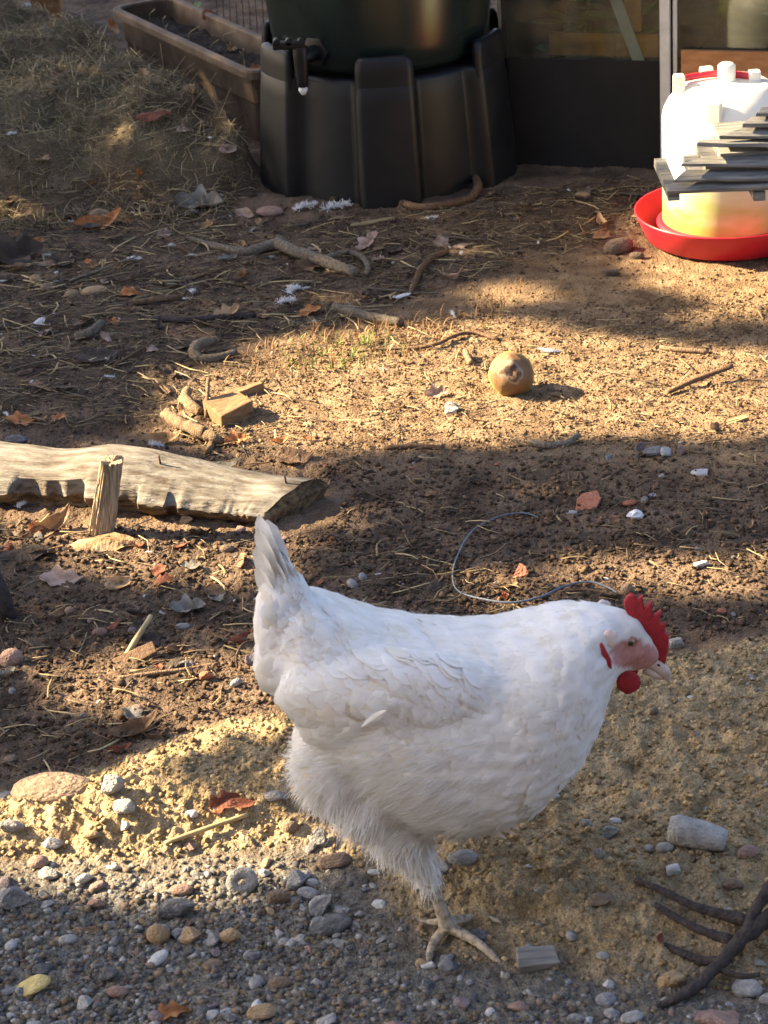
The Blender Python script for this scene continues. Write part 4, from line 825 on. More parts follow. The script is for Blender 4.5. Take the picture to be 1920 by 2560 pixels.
for a in [(35, 2245, 95, 72, 'grey', 'big rough grey stone at the left edge of the gravel', True, 'stone', 30), (440, 2275, 105, 62, 'dark', 'black and white flint perched on the gravel', True, 'flint', -15), (397, 2335, 62, 60, 'tan', 'upright tan pebble under the flint', False, 'pebble', 0),
          (476, 2345, 70, 52, 'tan', 'orange-tan block stone right of the flint'), (578, 2335, 66, 58, 'tan', 'tan angular stone second from the flint'), (533, 2350, 46, 46, 'pale', 'pale chip wedged between two tan stones'), (697, 2236, 72, 66, 'brown', 'brown flat-faced stone below the sunlit sand'),
          (800, 2262, 92, 48, 'grey', 'grey slab lying on the dark stone left of the foot', True, 'stone', -25), (826, 2312, 115, 46, 'dark', 'long dark grey pebble left of the hen foot', False, 'pebble', -8), (455, 2225, 62, 30, 'pink', 'pinkish flat stone in the gravel under the sand', False), (243, 2256, 48, 34, 'pink', 'triangular pink stone in the gravel'),
          (272, 2440, 62, 46, 'dark', 'dark grey hexagonal stone in the lower left gravel'), (295, 2482, 56, 32, 'pink', 'smooth pink-brown pebble in the lower left gravel', False, 'pebble'), (212, 2506, 54, 50, 'pale', 'pale grey pointed stone near the bottom left'), (82, 2462, 105, 52, 'yellow', 'yellow-topped flint near the bottom left corner', True, 'flint', -25),
          (532, 2412, 58, 26, 'brown', 'smooth brown oval pebble in the gravel', False, 'pebble'), (655, 2530, 75, 55, 'tan', 'tan stone at the bottom edge of the picture'), (530, 2535, 46, 34, 'white', 'white quartz chip near the bottom edge'), (700, 2455, 66, 34, 'brown', 'reddish flat stone half sunk in the gravel', False),
          (290, 2170, 30, 22, 'pale', 'small pale chip on the shaded sand foot'), (280, 1966, 76, 66, 'pale', 'rough pale stone on the sunlit sand, upper one'), (312, 2022, 58, 54, 'pale', 'rough pale stone on the sunlit sand, lower one'), (312, 2060, 32, 34, 'white', 'white chip under the lower pale stone'),
          (32, 2072, 64, 42, 'grey', 'grey lump in the sand at the left edge'), (132, 2112, 68, 38, 'grey', 'grey stone with reddish crust in the sand', True, 'stone', 20), (232, 2102, 52, 26, 'tan', 'flat tan stone on the sunlit sand'), (478, 2026, 34, 30, 'white', 'small white cube stone on the sunlit sand'), (474, 2112, 50, 28, 'pink', 'pink wedge stone under the yellow stem'),
          (727, 2072, 40, 40, 'brown', 'round brown pebble at the sand edge', False, 'pebble'), (798, 2092, 52, 62, 'grey', 'standing grey wedge stone under the hen belly', True, 'stone', 40), (838, 2150, 88, 46, 'brown', 'wide brown stone under the hen belly'), (690, 1990, 66, 40, 'grey', 'weathered grey stone in the sand behind the fluff'), (742, 2200, 70, 60, 'grey', 'grey-brown broken stone left of the white pebble'),
          (780, 2205, 36, 28, 'white', 'white pebble in the gravel left of the leg', False, 'pebble'), (936, 2180, 36, 22, 'white', 'flat white chip behind the leg', True), (1158, 2150, 82, 44, 'pale', 'smooth cream pebble right of the hen leg', False, 'pebble', 8), (1112, 2168, 46, 38, 'grey', 'grey stone behind the hen leg'),
          (1195, 2328, 64, 38, 'dark', 'dark olive pebble under the hen toe', False, 'pebble'), (1522, 2076, 58, 38, 'pale', 'pale blue-grey stone right of the belly'), (1466, 2070, 34, 36, 'grey', 'grey stone touching the thin straw'), (1662, 2122, 46, 30, 'pale', 'pale round stone left of the big grey stone', False), (1682, 2170, 42, 46, 'white', 'crumbling white stone below the big grey stone'),
          (1498, 2150, 32, 36, 'grey', 'bluish grey stone in the sand groove'), (1870, 2132, 60, 42, 'pink', 'pinkish round stone right of the big grey stone', False), (1500, 2252, 86, 30, 'brown', 'reddish flat stone in the sand above the hen foot level'), (1832, 2212, 62, 42, 'brown', 'brown lump behind the dark branch'), (1680, 2448, 84, 66, 'tan', 'tan leaf-shaped stone beside the dark branch', True, 'stone', -35),
          (1868, 2468, 76, 62, 'grey', 'grey block stone in the lower right corner'), (1790, 2548, 120, 34, 'pink', 'long pinkish stone at the bottom right edge'), (1520, 2455, 36, 30, 'white', 'white chip in the lower right gravel', True, 'stone', 30), (1440, 2545, 50, 36, 'grey', 'grey stone at the bottom edge right of centre'), (1580, 2540, 60, 40, 'pale', 'pale wedge at the bottom edge by the dark branch'),
          (30, 1642, 62, 60, 'pink', 'smooth pinkish pebble at the left edge', False, 'pebble', -20), (250, 1582, 40, 28, 'pink', 'small smooth pinkish pebble behind the green stalk', False, 'pebble'), (332, 1576, 26, 22, 'purple', 'little purple pebble touching the green stalk', False, 'pebble'), (456, 1562, 42, 20, 'grey', 'flat grey oval stone left of the hen', False),
          (640, 1590, 46, 32, 'brown', 'grey-brown pebble next to the hen fluff', False, 'pebble'), (636, 1650, 50, 36, 'purple', 'purple-grey pebble at the hen hip', False, 'pebble'), (468, 1658, 42, 20, 'dark', 'dark slate-blue pebble left of the hen', False, 'pebble'), (518, 1690, 36, 32, 'brick', 'small brick fragment in the sun left of the hen'), (568, 1372, 40, 26, 'brown', 'brown pebble in front of the timber end', False, 'pebble'),
          (600, 1325, 36, 24, 'pink', 'pinkish chip under the timber end'), (465, 1300, 42, 26, 'tan', 'tan clod stone under the timber'), (130, 1966, 215, 62, 'brown', 'long flat grey-brown slab on the edge of the sand', False, 'slab', -6), (20, 1985, 60, 34, 'grey', 'grey stone left of the long flat slab'),
          (1634, 1126, 52, 34, 'grey', 'grey stone in the shade under the sunlit patch'), (1664, 1132, 30, 36, 'white', 'whitish stone at the shade edge', True, 'stone', 30), (1600, 1115, 34, 30, 'purple', 'purplish stone left of the whitish one'), (1756, 1178, 60, 18, 'white', 'long white stone in the shade on the right', False), (1574, 1256, 40, 15, 'brick', 'small orange pebble in the shaded earth', False, 'pebble'),
          (1430, 1278, 30, 13, 'white', 'small pale oval pebble below the brick piece', False, 'pebble'), (1752, 1410, 48, 24, 'white', 'white lump of stone in the shade on the far right'), (1690, 1602, 44, 44, 'pale', 'pale stone right of the comb'), (1570, 1475, 40, 48, 'brown', 'brown standing clod behind the comb', True, 'stone'), (1700, 1128, 22, 34, 'pink', 'upright pink pebble at the shade edge'),
          (1546, 612, 82, 58, 'brown', 'large round brown stone left of the red tray', False, 'stone'), (1592, 640, 40, 26, 'brown', 'small stone at the rim of the red tray', False), (1530, 680, 46, 28, 'brown', 'earth-coated lump in front of the round brown stone'), (40, 1100, 60, 26, 'dark', 'dark stone behind the timber at the left edge', False), (90, 700, 34, 28, 'tan', 'tan pebble in the litter at the left', False, 'pebble'),
          (180, 728, 40, 26, 'tan', 'tan pebble in the litter, nearest the two red leaves', False, 'pebble'), (235, 725, 70, 26, 'tan', 'long tan stone in the leaf litter', False), (120, 720, 40, 26, 'brown', 'brown pebble in the leaf litter', False, 'pebble'), (250, 535, 60, 36, 'brown', 'brown stone above the curled orange leaf', False), (675, 530, 70, 30, 'pink', 'pink stone near the left foot of the stand', False), (1455, 486, 38, 18, 'tan', 'tan pebble before the greenhouse panel', False, 'pebble'), (1130, 1020, 60, 36, 'pale', 'pale lump on the sunlit earth by the quince shadow', True)]:
    st_px(*a)
# cylinder-like broken stone
q = on(1745, 2120); s = scale_at(q); mb = MB(); dv = np.array([.060, -.020, -.008]); P_ = [q + [0, .004, .016] + dv * t for t in np.linspace(-.5, .5, 9)]
mb.tube(P_, [.0135, .0165, .0172, .0168, .0165, .016, .0155, .014, .0115], 18, jit=.05); cs = mb.build('broken_stone', 'stone_pale', None, True); tag(cs, 'big grey cylinder-shaped broken stone on the sand at right', 'stone')
me = cs.data; c0 = np.mean(P_, axis=0); me.transform(Matrix.Translation(-Vector(c0))); me.transform(Matrix.Scale(30, 4)); cs.scale = (1 / 30,) * 3; cs.location = tuple(c0)
# stone with a hole
q = on(606, 2218, .010); v = []; f = []; K1, K2 = 28, 12
for i in range(K1):
    a = 2 * np.pi * i / K1
    for j in range(K2):
        b_ = 2 * np.pi * j / K2; R_ = .0105 * (1 + .1 * math.sin(2 * a + 1)); rr = .0068 * (1 + .15 * float(noise(i * .4, j * .5, 5))); v.append(((R_ + rr * math.cos(b_)) * math.cos(a), .7 * rr * math.sin(b_), (R_ + rr * math.cos(b_)) * math.sin(a)))
for i in range(K1):
    for j in range(K2): f.append((i * K2 + j, ((i + 1) % K1) * K2 + j, ((i + 1) % K1) * K2 + (j + 1) % K2, i * K2 + (j + 1) % K2))
o = link('holed_stone', mesh([np.array(p) * 40 for p in v], f), 'stone_pale', None, True); o.scale = (.025,) * 3; o.location = tuple(q); o.rotation_euler = (math.radians(-35), 0, .2); tag(o, 'pale stone with a round hole through it', 'stone')
def flake(px, py, pts, th, m, label, name='brick_fragment', tilt=(0, 0)):
    q = on(px, py); s = scale_at(q); mb = MB(); mb.prism([np.array([a / s, b / s, 0]) for a, b in pts], (0, 0, 1), th); o = mb.build(name, m, None, False, bevel=.001); o.location = (q[0], q[1], q[2] + th * .5); o.rotation_euler = (math.radians(tilt[0]), math.radians(tilt[1]), 0); me = o.data; me.transform(Matrix.Scale(30, 4)); o.scale = (1 / 30,) * 3; return tag(o, label, 'brick')
flake(1468, 1258, [(-34, -40), (18, -34), (36, 10), (30, 44), (-10, 34), (-26, 6)], .006, 'stone_brick', 'flat broken piece of orange brick in the shaded earth', tilt=(10, 0))
flake(1300, 1440, [(-22, -18), (20, -6), (18, 20), (2, 34)], .008, 'stone_brick', 'bright orange triangular brick chip behind the hen neck', tilt=(24, 0))
# crumpled foil scrap
q = on(1588, 1300, .006); bm = bmesh.new(); bmesh.ops.create_icosphere(bm, subdivisions=2, radius=.5)
for v_ in bm.verts: v_.co *= random.uniform(.55, 1.1)
me = bpy.data.meshes.new('foil'); bm.to_mesh(me); bm.free(); o = link('foil_scrap', me, 'paper'); o.scale = (.026, .018, .018); o.location = tuple(q); tag(o, 'crumpled white scrap on the shaded earth at the right', 'litter')

# ================================================================== LEAVES
def leaf_mesh(seed, lobed=0.0, aspect=.5, curl=.25, fold=.2, teeth=.05):
    r = random.Random(seed); v = []; f = []; nr, ncs = 15, 7
    for i in range(nr):
        t = i / (nr - 1); wv = aspect * .5 * (math.sin(math.pi * min(1, t * .96 + .02)) ** .75) * (1.15 - .35 * t) * (1 + lobed * math.sin(t * 17 + seed) + teeth * r.uniform(-1, 1))
        for j in range(ncs):
            s_ = j / (ncs - 1) * 2 - 1; wob = r.uniform(-.012, .012)
            v.append((t - .5, s_ * wv + .03 * math.sin(t * 5 + seed), curl * (4 * (t - .5) ** 2 - .3) * .35 + fold * abs(s_) * wv * 1.6 + .05 * math.sin(t * 7 + s_ * 3 + seed) * abs(s_) + wob))
    for i in range(nr - 1):
        for j in range(ncs - 1): f.append((i * ncs + j, i * ncs + j + 1, (i + 1) * ncs + j + 1, (i + 1) * ncs + j))
    b = len(v); 
    for (x_, z_) in ((-.5, .06), (-.72, .02)):
        for k in range(4): a = k * math.pi / 2; v.append((x_, .012 * math.cos(a), z_ + curl * .1 + .012 * math.sin(a)))
    for k in range(4): f.append((b + k, b + (k + 1) % 4, b + 4 + (k + 1) % 4, b + 4 + k))
    return mesh(v, f, 'leaf')
LV = [leaf_mesh(1, .0, .55, .35, .25), leaf_mesh(2, .28, .62, .25, .15, .1), leaf_mesh(3, .0, .42, .8, .5), leaf_mesh(4, .22, .55, -.5, .3, .1), leaf_mesh(5, .05, .5, -.3, -.25), leaf_mesh(6, .3, .7, .5, .4, .12), leaf_mesh(7, .0, .34, 1.1, .6), leaf_mesh(8, .12, .75, .2, .1, .1)]
_lm = {}
def leaf(pos, L_, m, label, group=None, k=None, rz=None, tilt=(0, 0), name='dead_leaf', dz=.0):
    k = random.randrange(len(LV)) if k is None else k; key = (k, m)
    if key not in _lm: c = LV[k].copy(); c.materials.clear(); c.materials.append(M['leaf_' + m]); c.polygons.foreach_set('use_smooth', np.ones(len(c.polygons), bool)); _lm[key] = c
    o = bpy.data.objects.new(name, _lm[key]); COL.objects.link(o); o.scale = (L_, L_, L_); o.rotation_euler = (math.radians(tilt[0]), math.radians(tilt[1]), random.uniform(0, 6.28) if rz is None else math.radians(rz))
    o.location = (pos[0], pos[1], pos[2] + dz + .05 * L_ + .002); return tag(o, label, 'leaf', group)
def lf(px, py, wpx, m, label, k, rz, tilt=(0, 0), z=None, dz=0.0):
    q = on(px, py) if z is None else PZ(px, py, z)
    if z is None: dz += .016 * float(w_bank(q[0], q[1]))
    leaf(q, wpx / scale_at(q), m, label, None, k, rz, tilt, dz=dz)
for a in [(248, 568, 125, 'orange', 'large curled orange-brown leaf in the litter at left', 2, 15, (25, -8)), (215, 575, 70, 'grey', 'grey-green half of a leaf under the curled orange one', 0, 30, (10, 10)), (155, 1452, 112, 'pink', 'pale pinkish lobed leaf below the timber', 1, -8, (14, 0)), (296, 1466, 82, 'tan', 'tan oval leaf right of the pinkish one', 0, 45, (22, 0)),
          (252, 1366, 185, 'tan', 'big sunlit tan leaf at the foot of the broken stake', 4, 8, (16, 0)), (122, 1330, 150, 'brown', 'long curled brown leaf left of the broken stake', 6, 42, (20, -16)), (60, 1392, 160, 'dark', 'wide dark leaf in the shade at the left edge', 4, 15, (8, 0)), (90, 1330, 60, 'orange', 'small orange leaf behind the long curled leaf', 3, 60, (30, 0)),
          (245, 900, 120, 'dark', 'large dark leaf lying in the shaded litter', 7, 20, (5, 0)), (40, 650, 150, 'dark', 'big dark crumpled leaf at the left edge', 5, 40, (24, 0)), (325, 240 + 500, 60, 'orange', 'reddish orange leaf in the middle of the litter', 3, -10, (18, 0)), (95, 610, 42, 'orange', 'small orange leaf above the dark crumpled leaf', 0, 50, (20, 0)),
          (210, 632, 45, 'brown', 'brown leaf scrap pierced by a straw', 1, 80, (25, 0)), (120, 668, 50, 'pink', 'pink-brown leaf in the leaf litter', 0, 10, (8, 0)), (415, 590, 50, 'pink', 'pink leaf left of the forked branch', 3, 20, (20, 0)), (500, 520, 120, 'grey', 'grey skeleton leaf near the left foot of the stand', 5, -10, (18, 0)), (530, 515, 70, 'grey', 'small pale grey leaf overlapping the skeleton leaf', 1, 30, (25, 0)),
          (350, 462, 45, 'orange', 'thin orange leaf hanging on the earth bank', 2, 80, (30, 40)), (385, 312, 95, 'red', 'rusty red leaf on the mossy bank', 4, 10, (8, 0)), (405, 306, 50, 'tan', 'tan leaf end on the rusty red leaf', 0, 15, (10, 0)), (510, 250, 34, 'orange', 'small orange leaf on the grass below the trough', 4, 20, (15, 0)), (460, 350, 40, 'pink', 'pale leaf at the lip of the grassy bank', 3, 10, (15, 0)),
          (575, 440, 60, 'pink', 'pinkish leaf in the hollow beside the stand', 0, 50, (30, 0)), (785, 628, 44, 'pink', 'pink leaf behind the forked branch', 7, 30, (25, 0)), (770, 672, 70, 'brown', 'brown curled leaf under the forked branch', 5, 20, (30, 0)), (560, 2012, 92, 'red', 'dark red-brown leaf half buried in the sand', 3, 24, (30, -10)), (610, 2024, 60, 'red', 'small rusty leaf on the sand right of the dark one', 0, 10, (20, 0)),
          (330, 1838, 150, 'brown', 'brown leaf lying along the back edge of the sand', 6, 28, (12, -6)), (300, 1880, 60, 'red', 'reddish leaf curl at the back edge of the sand', 2, 20, (20, 0)), (370, 1592, 76, 'dark', 'dark brown leaf left of the hen, lower one', 4, -15, (15, 0)), (350, 1570, 60, 'dark', 'dark brown leaf behind the purple pebble', 0, 35, (20, 0)), (440, 1620, 62, 'brown', 'folded brown leaf in the dark earth', 2, 40, (15, 0)), (290, 1690, 56, 'brown', 'brown leaf in the thin sunlit strip', 4, -5, (20, 0)),
          (180, 1618, 56, 'brown', 'triangular brown leaf in the dark earth', 5, -10, (25, 0)), (540, 1490, 60, 'brown', 'brown leaf near the hen tail', 1, -10, (15, 0)), (470, 1530, 90, 'grey', 'grey shredded leaf in the dark earth', 5, 8, (10, 0)), (1090, 988, 60, 'pink', 'crumpled pale leaf on the sunlit earth', 5, 20, (25, 0)), (830, 1355, 40, 'orange', 'upright orange leaf scrap behind the hen back', 0, 80, (50, 0)), (735, 1150, 100, 'brown', 'sunlit brown leaf behind the timber', 7, 10, (10, 0)), (540, 1180, 120, 'grey', 'long grey leaf behind the timber', 6, -5, (10, 0)), (400, 1110, 110, 'tan', 'curled tan leaf behind the timber at left', 6, 10, (25, 0)), (590, 1110, 60, 'orange', 'crinkled orange leaf right of the pale stick', 5, 20, (20, 0)), (700, 1105, 50, 'orange', 'small bright orange leaf in the sun behind the timber', 2, 30, (15, 0)), (215, 2330, 80, 'brown', 'brown leaf in the gravel at lower left', 4, -10, (10, 0)), (430, 2545, 90, 'orange', 'orange-tan leaf scrap at the bottom edge', 3, 15, (14, 0)), (1650, 2372, 40, 'red', 'rusty leaf scrap left of the lowest dark twig', 0, 70, (40, 0)), (1265, 1250 + 215, 70, 'tan', 'tan leaf lying behind the hen neck', 0, 15, (14, 0))]:
    lf(*a)
lf(520, 45, 60, 'orange', 'orange leaf on the far rim of the trough', 0, 60, (60, 0), z=.15); lf(580, 124, 44, 'tan', 'tan leaf on the dark soil inside the trough', 3, 60, (35, 0), z=.125); lf(640, 172, 34, 'orange', 'orange leaf in the trough near the butt', 1, 20, (20, 0), z=.125); lf(545, 58, 40, 'red', 'rusty leaf beside the orange one in the trough', 4, 30, (25, 0), z=.125); lf(283, 96, 78, 'orange', 'tall orange leaf leaning on the end of the trough', 0, 80, (65, 0), dz=.02); lf(255, 100, 60, 'brown', 'brown leaf left of the tall orange one', 7, 50, (30, 0))

# ================================================================== SMALL THINGS STREWN ABOUT
LITTER = W([(-400, 520), (560, 500), (640, 560), (1000, 540), (1250, 480), (1640, 440), (1700, 560), (1400, 640), (1080, 720), (900, 800), (560, 880), (380, 1060), (-400, 1080)])
MIDL = W([(-300, 1290), (560, 1310), (760, 1290), (900, 1330), (1150, 1400), (1400, 1480), (1640, 1560), (1000, 1700), (640, 1780), (480, 1815), (240, 1920), (-300, 2050)])
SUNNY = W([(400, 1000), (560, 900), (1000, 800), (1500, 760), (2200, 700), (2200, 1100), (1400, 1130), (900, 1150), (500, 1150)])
SHADE = W([(800, 1160), (1300, 1140), (2200, 1110), (2300, 1500), (1640, 1620), (1000, 1520), (760, 1340)])
BANK = [np.array(p) for p in ((-1.3, 4.64), (-.30, 4.64), (-.21, 4.80), (-.25, 5.02), (-.60, 5.68), (-.62, 6.0), (-1.3, 6.2))]
RIGHTSAND = W([(1300, 1700), (1640, 1650), (2200, 1560), (2300, 2480), (1300, 2400)])
GRAVC = W([(-350, 2200), (0, 2150), (330, 2165), (560, 2130), (760, 2100), (900, 2170), (1000, 2290), (1130, 2400), (1300, 2420), (1600, 2470), (1920, 2480), (2250, 2490), (2250, 2800), (-350, 2800)])
def pts_in(poly, n):
    P = np.array(poly); lo, hi = P.min(0), P.max(0); out = np.zeros((0, 2))
    while len(out) < n:
        c = RNG.uniform(lo, hi, (n * 3, 2)); out = np.vstack([out, c[sdpoly(c[:, 0], c[:, 1], P) < 0]])
    return out[:n]
def seen(p):
    x, y = to_px(np.array([[p[0], p[1], 0.]])); return -60 < x[0] < 1980 and -60 < y[0] < 2620
LOGR = [l0 + lb * -.07, l1 + la * .03 + lb * -.07, l1 + la * .03 + lb * .10, l0 + lb * .10]
def free(p): return sdpoly(np.array([p[0]]), np.array([p[1]]), LOGR)[0] > 0 and math.hypot(p[0] - bx, p[1] - by) > .285 and math.hypot(p[0] - dx, p[1] - dy) > .175 and math.hypot(p[0] - qc[0], p[1] - qc[1]) > .045 and ((p - A_) @ vd < -.03 or (p - A_) @ ud > LT + .03 or (p - A_) @ vd > WT + .03) and ((p - gA) @ gn > .02 or p[0] < .2)
def side(p):
    x, y = to_px(np.array([[p[0], p[1], 0.]])); x = float(x[0]); y = float(y[0])
    return ('left edge' if x < 320 else 'left' if x < 700 else 'middle' if x < 1220 else 'right' if x < 1600 else 'right edge')
# pebbles one by one
def pebbles(poly, n, smin, smax, kinds, label, group, p_ang=.5):
    c = 0
    for p in pts_in(poly, n * 4):
        if c >= n: break
        if not (seen(p) and free(p)): continue
        s = smin + (smax - smin) * random.random() ** 2.2; z = float(hfull(p[0], p[1])); kd = random.choice(kinds)
        stone((p[0], p[1], z), (s * random.uniform(.9, 1.4), s * random.uniform(.7, 1), s * random.uniform(.5, .8)), 'stone_' + kd, 'pebble', None, group, False, sink=.36)
        an_ = random.random() < p_ang; o_ = COL.objects[-1]
        if an_: b_ = random.choice(ANG); key = (b_.name, 'stone_' + kd); _sm.setdefault(key, None); o_.data = _sm[key] or smat(b_, 'stone_' + kd)
        o_['label'] = '%s %s %s stone %s, %s' % ('bigger' if s > smin + .35 * (smax - smin) else 'tiny', kd if kd != 'brick' else 'brick-red', 'angular' if an_ else 'rounded', label, side(p)); c += 1
pebbles(GRAVC, 190, .008, .024, ['grey', 'grey', 'grey', 'pale', 'pale', 'white', 'brown', 'pink', 'dark', 'dark', 'tan', 'purple'], 'in the bottom gravel', 'gravel stones', .75)
pebbles(RIGHTSAND, 36, .006, .014, ['grey', 'pale', 'pale', 'white', 'brown'], 'on the shaded sand', 'stones on the shaded sand')
pebbles(MIDL, 46, .008, .020, ['brown', 'purple', 'pink', 'grey', 'dark', 'brown'], 'in the dark earth beside the hen', 'stones in the dark earth', .35)
pebbles(SHADE, 26, .006, .016, ['brown', 'pale', 'grey', 'brick'], 'in the shaded earth behind the hen', 'stones behind the hen', .5)
pebbles(SUNNY, 18, .006, .012, ['tan', 'pale', 'brown'], 'on the sunlit earth near the quince', 'stones on the sunlit earth', .5)
# straw stalks one by one
SV = []
for k in range(6):
    mb = MB(); b_ = random.uniform(-.06, .06); mb.tube([(-.5, 0, 0), (-.15, b_ * .8, .012), (.2, b_, .006), (.5, -b_ * .4, .0)], [.022, .024, .022, .019], 6); me = mesh(mb.v, mb.f, 'stalk'); me.materials.append(M['straw']); me.polygons.foreach_set('use_smooth', np.ones(len(me.polygons), bool)); SV.append(me)
def straws(poly, n, lmin, lmax, label, group, rw=1.0):
    c = 0
    for p in pts_in(poly, n * 4):
        if c >= n: break
        if not (seen(p) and free(p)): continue
        L_ = lmin + (lmax - lmin) * random.random() ** 1.8; o = bpy.data.objects.new('straw', random.choice(SV)); COL.objects.link(o); wf = rw * .0022 / (.045)
        o.scale = (L_, .058 * rw * random.uniform(.7, 1.4), .058 * rw * random.uniform(.5, .9)); o.rotation_euler = (random.uniform(-.4, .4), random.gauss(0, .10), random.gauss(0, .9) + (math.pi if random.random() < .5 else 0)); o.location = (p[0], p[1], float(hfull(p[0], p[1])) + .003 + .003 * random.random()); tag(o, '%s %s, %s' % ('long' if L_ > .06 else 'middling' if L_ > .042 else 'short', label, side(p)), 'straw', group); c += 1
straws(LITTER, 130, .03, .11, 'dry straw stalk in the leaf litter before the stand', 'straw in the litter', 1.1)
straws(MIDL, 60, .025, .075, 'dry straw stalk on the dark earth left of the hen', 'straw on the dark earth', .9)
straws(SUNNY, 34, .015, .06, 'dry straw stalk on the sunlit earth', 'straw on the sunlit earth', .8)
straws(SHADE, 22, .02, .06, 'dry straw stalk on the shaded earth behind the hen', 'straw behind the hen', .8)
straws(BANK, 30, .03, .10, 'dry straw stalk on the mossy bank', 'straw on the bank', 1.0)
# twigs
TW = []
for k in range(6):
    mb = MB(); y_ = 0; P_ = []
    for i in range(7): y_ += random.uniform(-.035, .035); P_.append((i / 6 - .5, y_, random.uniform(0, .03)))
    mb.tube(P_, [.02, .022, .02, .02, .018, .015, .010], 7, jit=.12)
    if k % 2: mb.tube([P_[3], np.array(P_[3]) + [.12, .12, .02], np.array(P_[3]) + [.2, .15, .03]], [.014, .011, .006], 6)
    me = mesh(mb.v, mb.f, 'twig'); me.materials.append(M['bark_brown' if k < 3 else 'bark_grey']); me.polygons.foreach_set('use_smooth', np.ones(len(me.polygons), bool)); TW.append(me)
def twigs(poly, n, lmin, lmax, label, group):
    c = 0
    for p in pts_in(poly, n * 4):
        if c >= n: break
        if not (seen(p) and free(p)): continue
        L_ = random.uniform(lmin, lmax); o = bpy.data.objects.new('twig', random.choice(TW)); COL.objects.link(o); o.scale = (L_, L_ * random.uniform(.6, 1.2), L_ * .7); o.rotation_euler = (random.uniform(-.3, .3), random.gauss(0, .06), random.gauss(0, .8)); o.location = (p[0], p[1], float(hfull(p[0], p[1])) + .003); tag(o, '%s %s, %s' % ('long' if L_ > .5 * (lmin + lmax) else 'short', label, side(p)), 'twig', group); c += 1
twigs(LITTER, 44, .05, .16, 'thin dark twig in the leaf litter before the stand', 'twigs in the litter'); twigs(MIDL, 16, .03, .08, 'thin twig on the dark earth left of the hen', 'twigs on the dark earth'); twigs(SUNNY, 14, .03, .07, 'thin twig on the sunlit earth', 'twigs on the sunlit earth'); twigs(SHADE, 14, .03, .08, 'thin twig on the shaded earth behind the hen', 'twigs behind the hen')
def leaves(poly, n, lmin, lmax, kinds, label, group):
    c = 0
    for p in pts_in(poly, n * 4):
        if c >= n: break
        if not (seen(p) and free(p)): continue
        kd = random.choice(kinds); L_ = random.uniform(lmin, lmax); leaf((p[0], p[1], float(hfull(p[0], p[1]))), L_, kd, '%s %s %s, %s' % ('larger' if L_ > .5 * (lmin + lmax) else 'little', kd, label, side(p)), group, tilt=(random.gauss(0, 14), random.gauss(0, 12))); c += 1
leaves(LITTER, 85, .018, .055, ['dark', 'dark', 'brown', 'brown', 'grey', 'pink', 'orange', 'tan'], 'scrap of dead leaf in the litter before the stand', 'leaf scraps in the litter')
leaves(MIDL, 40, .015, .045, ['dark', 'brown', 'dark', 'grey', 'red'], 'scrap of dead leaf on the dark earth left of the hen', 'leaf scraps on the dark earth'); leaves(SUNNY, 16, .012, .03, ['tan', 'brown', 'pink'], 'scrap of dead leaf on the sunlit earth', 'leaf scraps on the sunlit earth'); leaves(SHADE, 12, .015, .03, ['brown', 'dark', 'tan'], 'scrap of dead leaf on the shaded earth behind the hen', 'leaf scraps behind the hen'); leaves(BANK, 14, .02, .05, ['brown', 'dark', 'tan'], 'scrap of dead leaf on the mossy bank', 'leaf scraps on the bank')
LEFTSUN = W([(380, 1010), (520, 960), (820, 1060), (900, 1150), (640, 1180), (380, 1110)])
twigs(LEFTSUN, 16, .025, .07, 'crooked rootlet by the pale stick', 'rootlets by the pale stick'); leaves(LEFTSUN, 12, .012, .032, ['tan', 'brown', 'orange'], 'scrap of dead leaf by the pale stick', 'leaf scraps by the pale stick'); straws(LEFTSUN, 16, .015, .05, 'dry straw stalk by the pale stick', 'straw by the pale stick', .8)
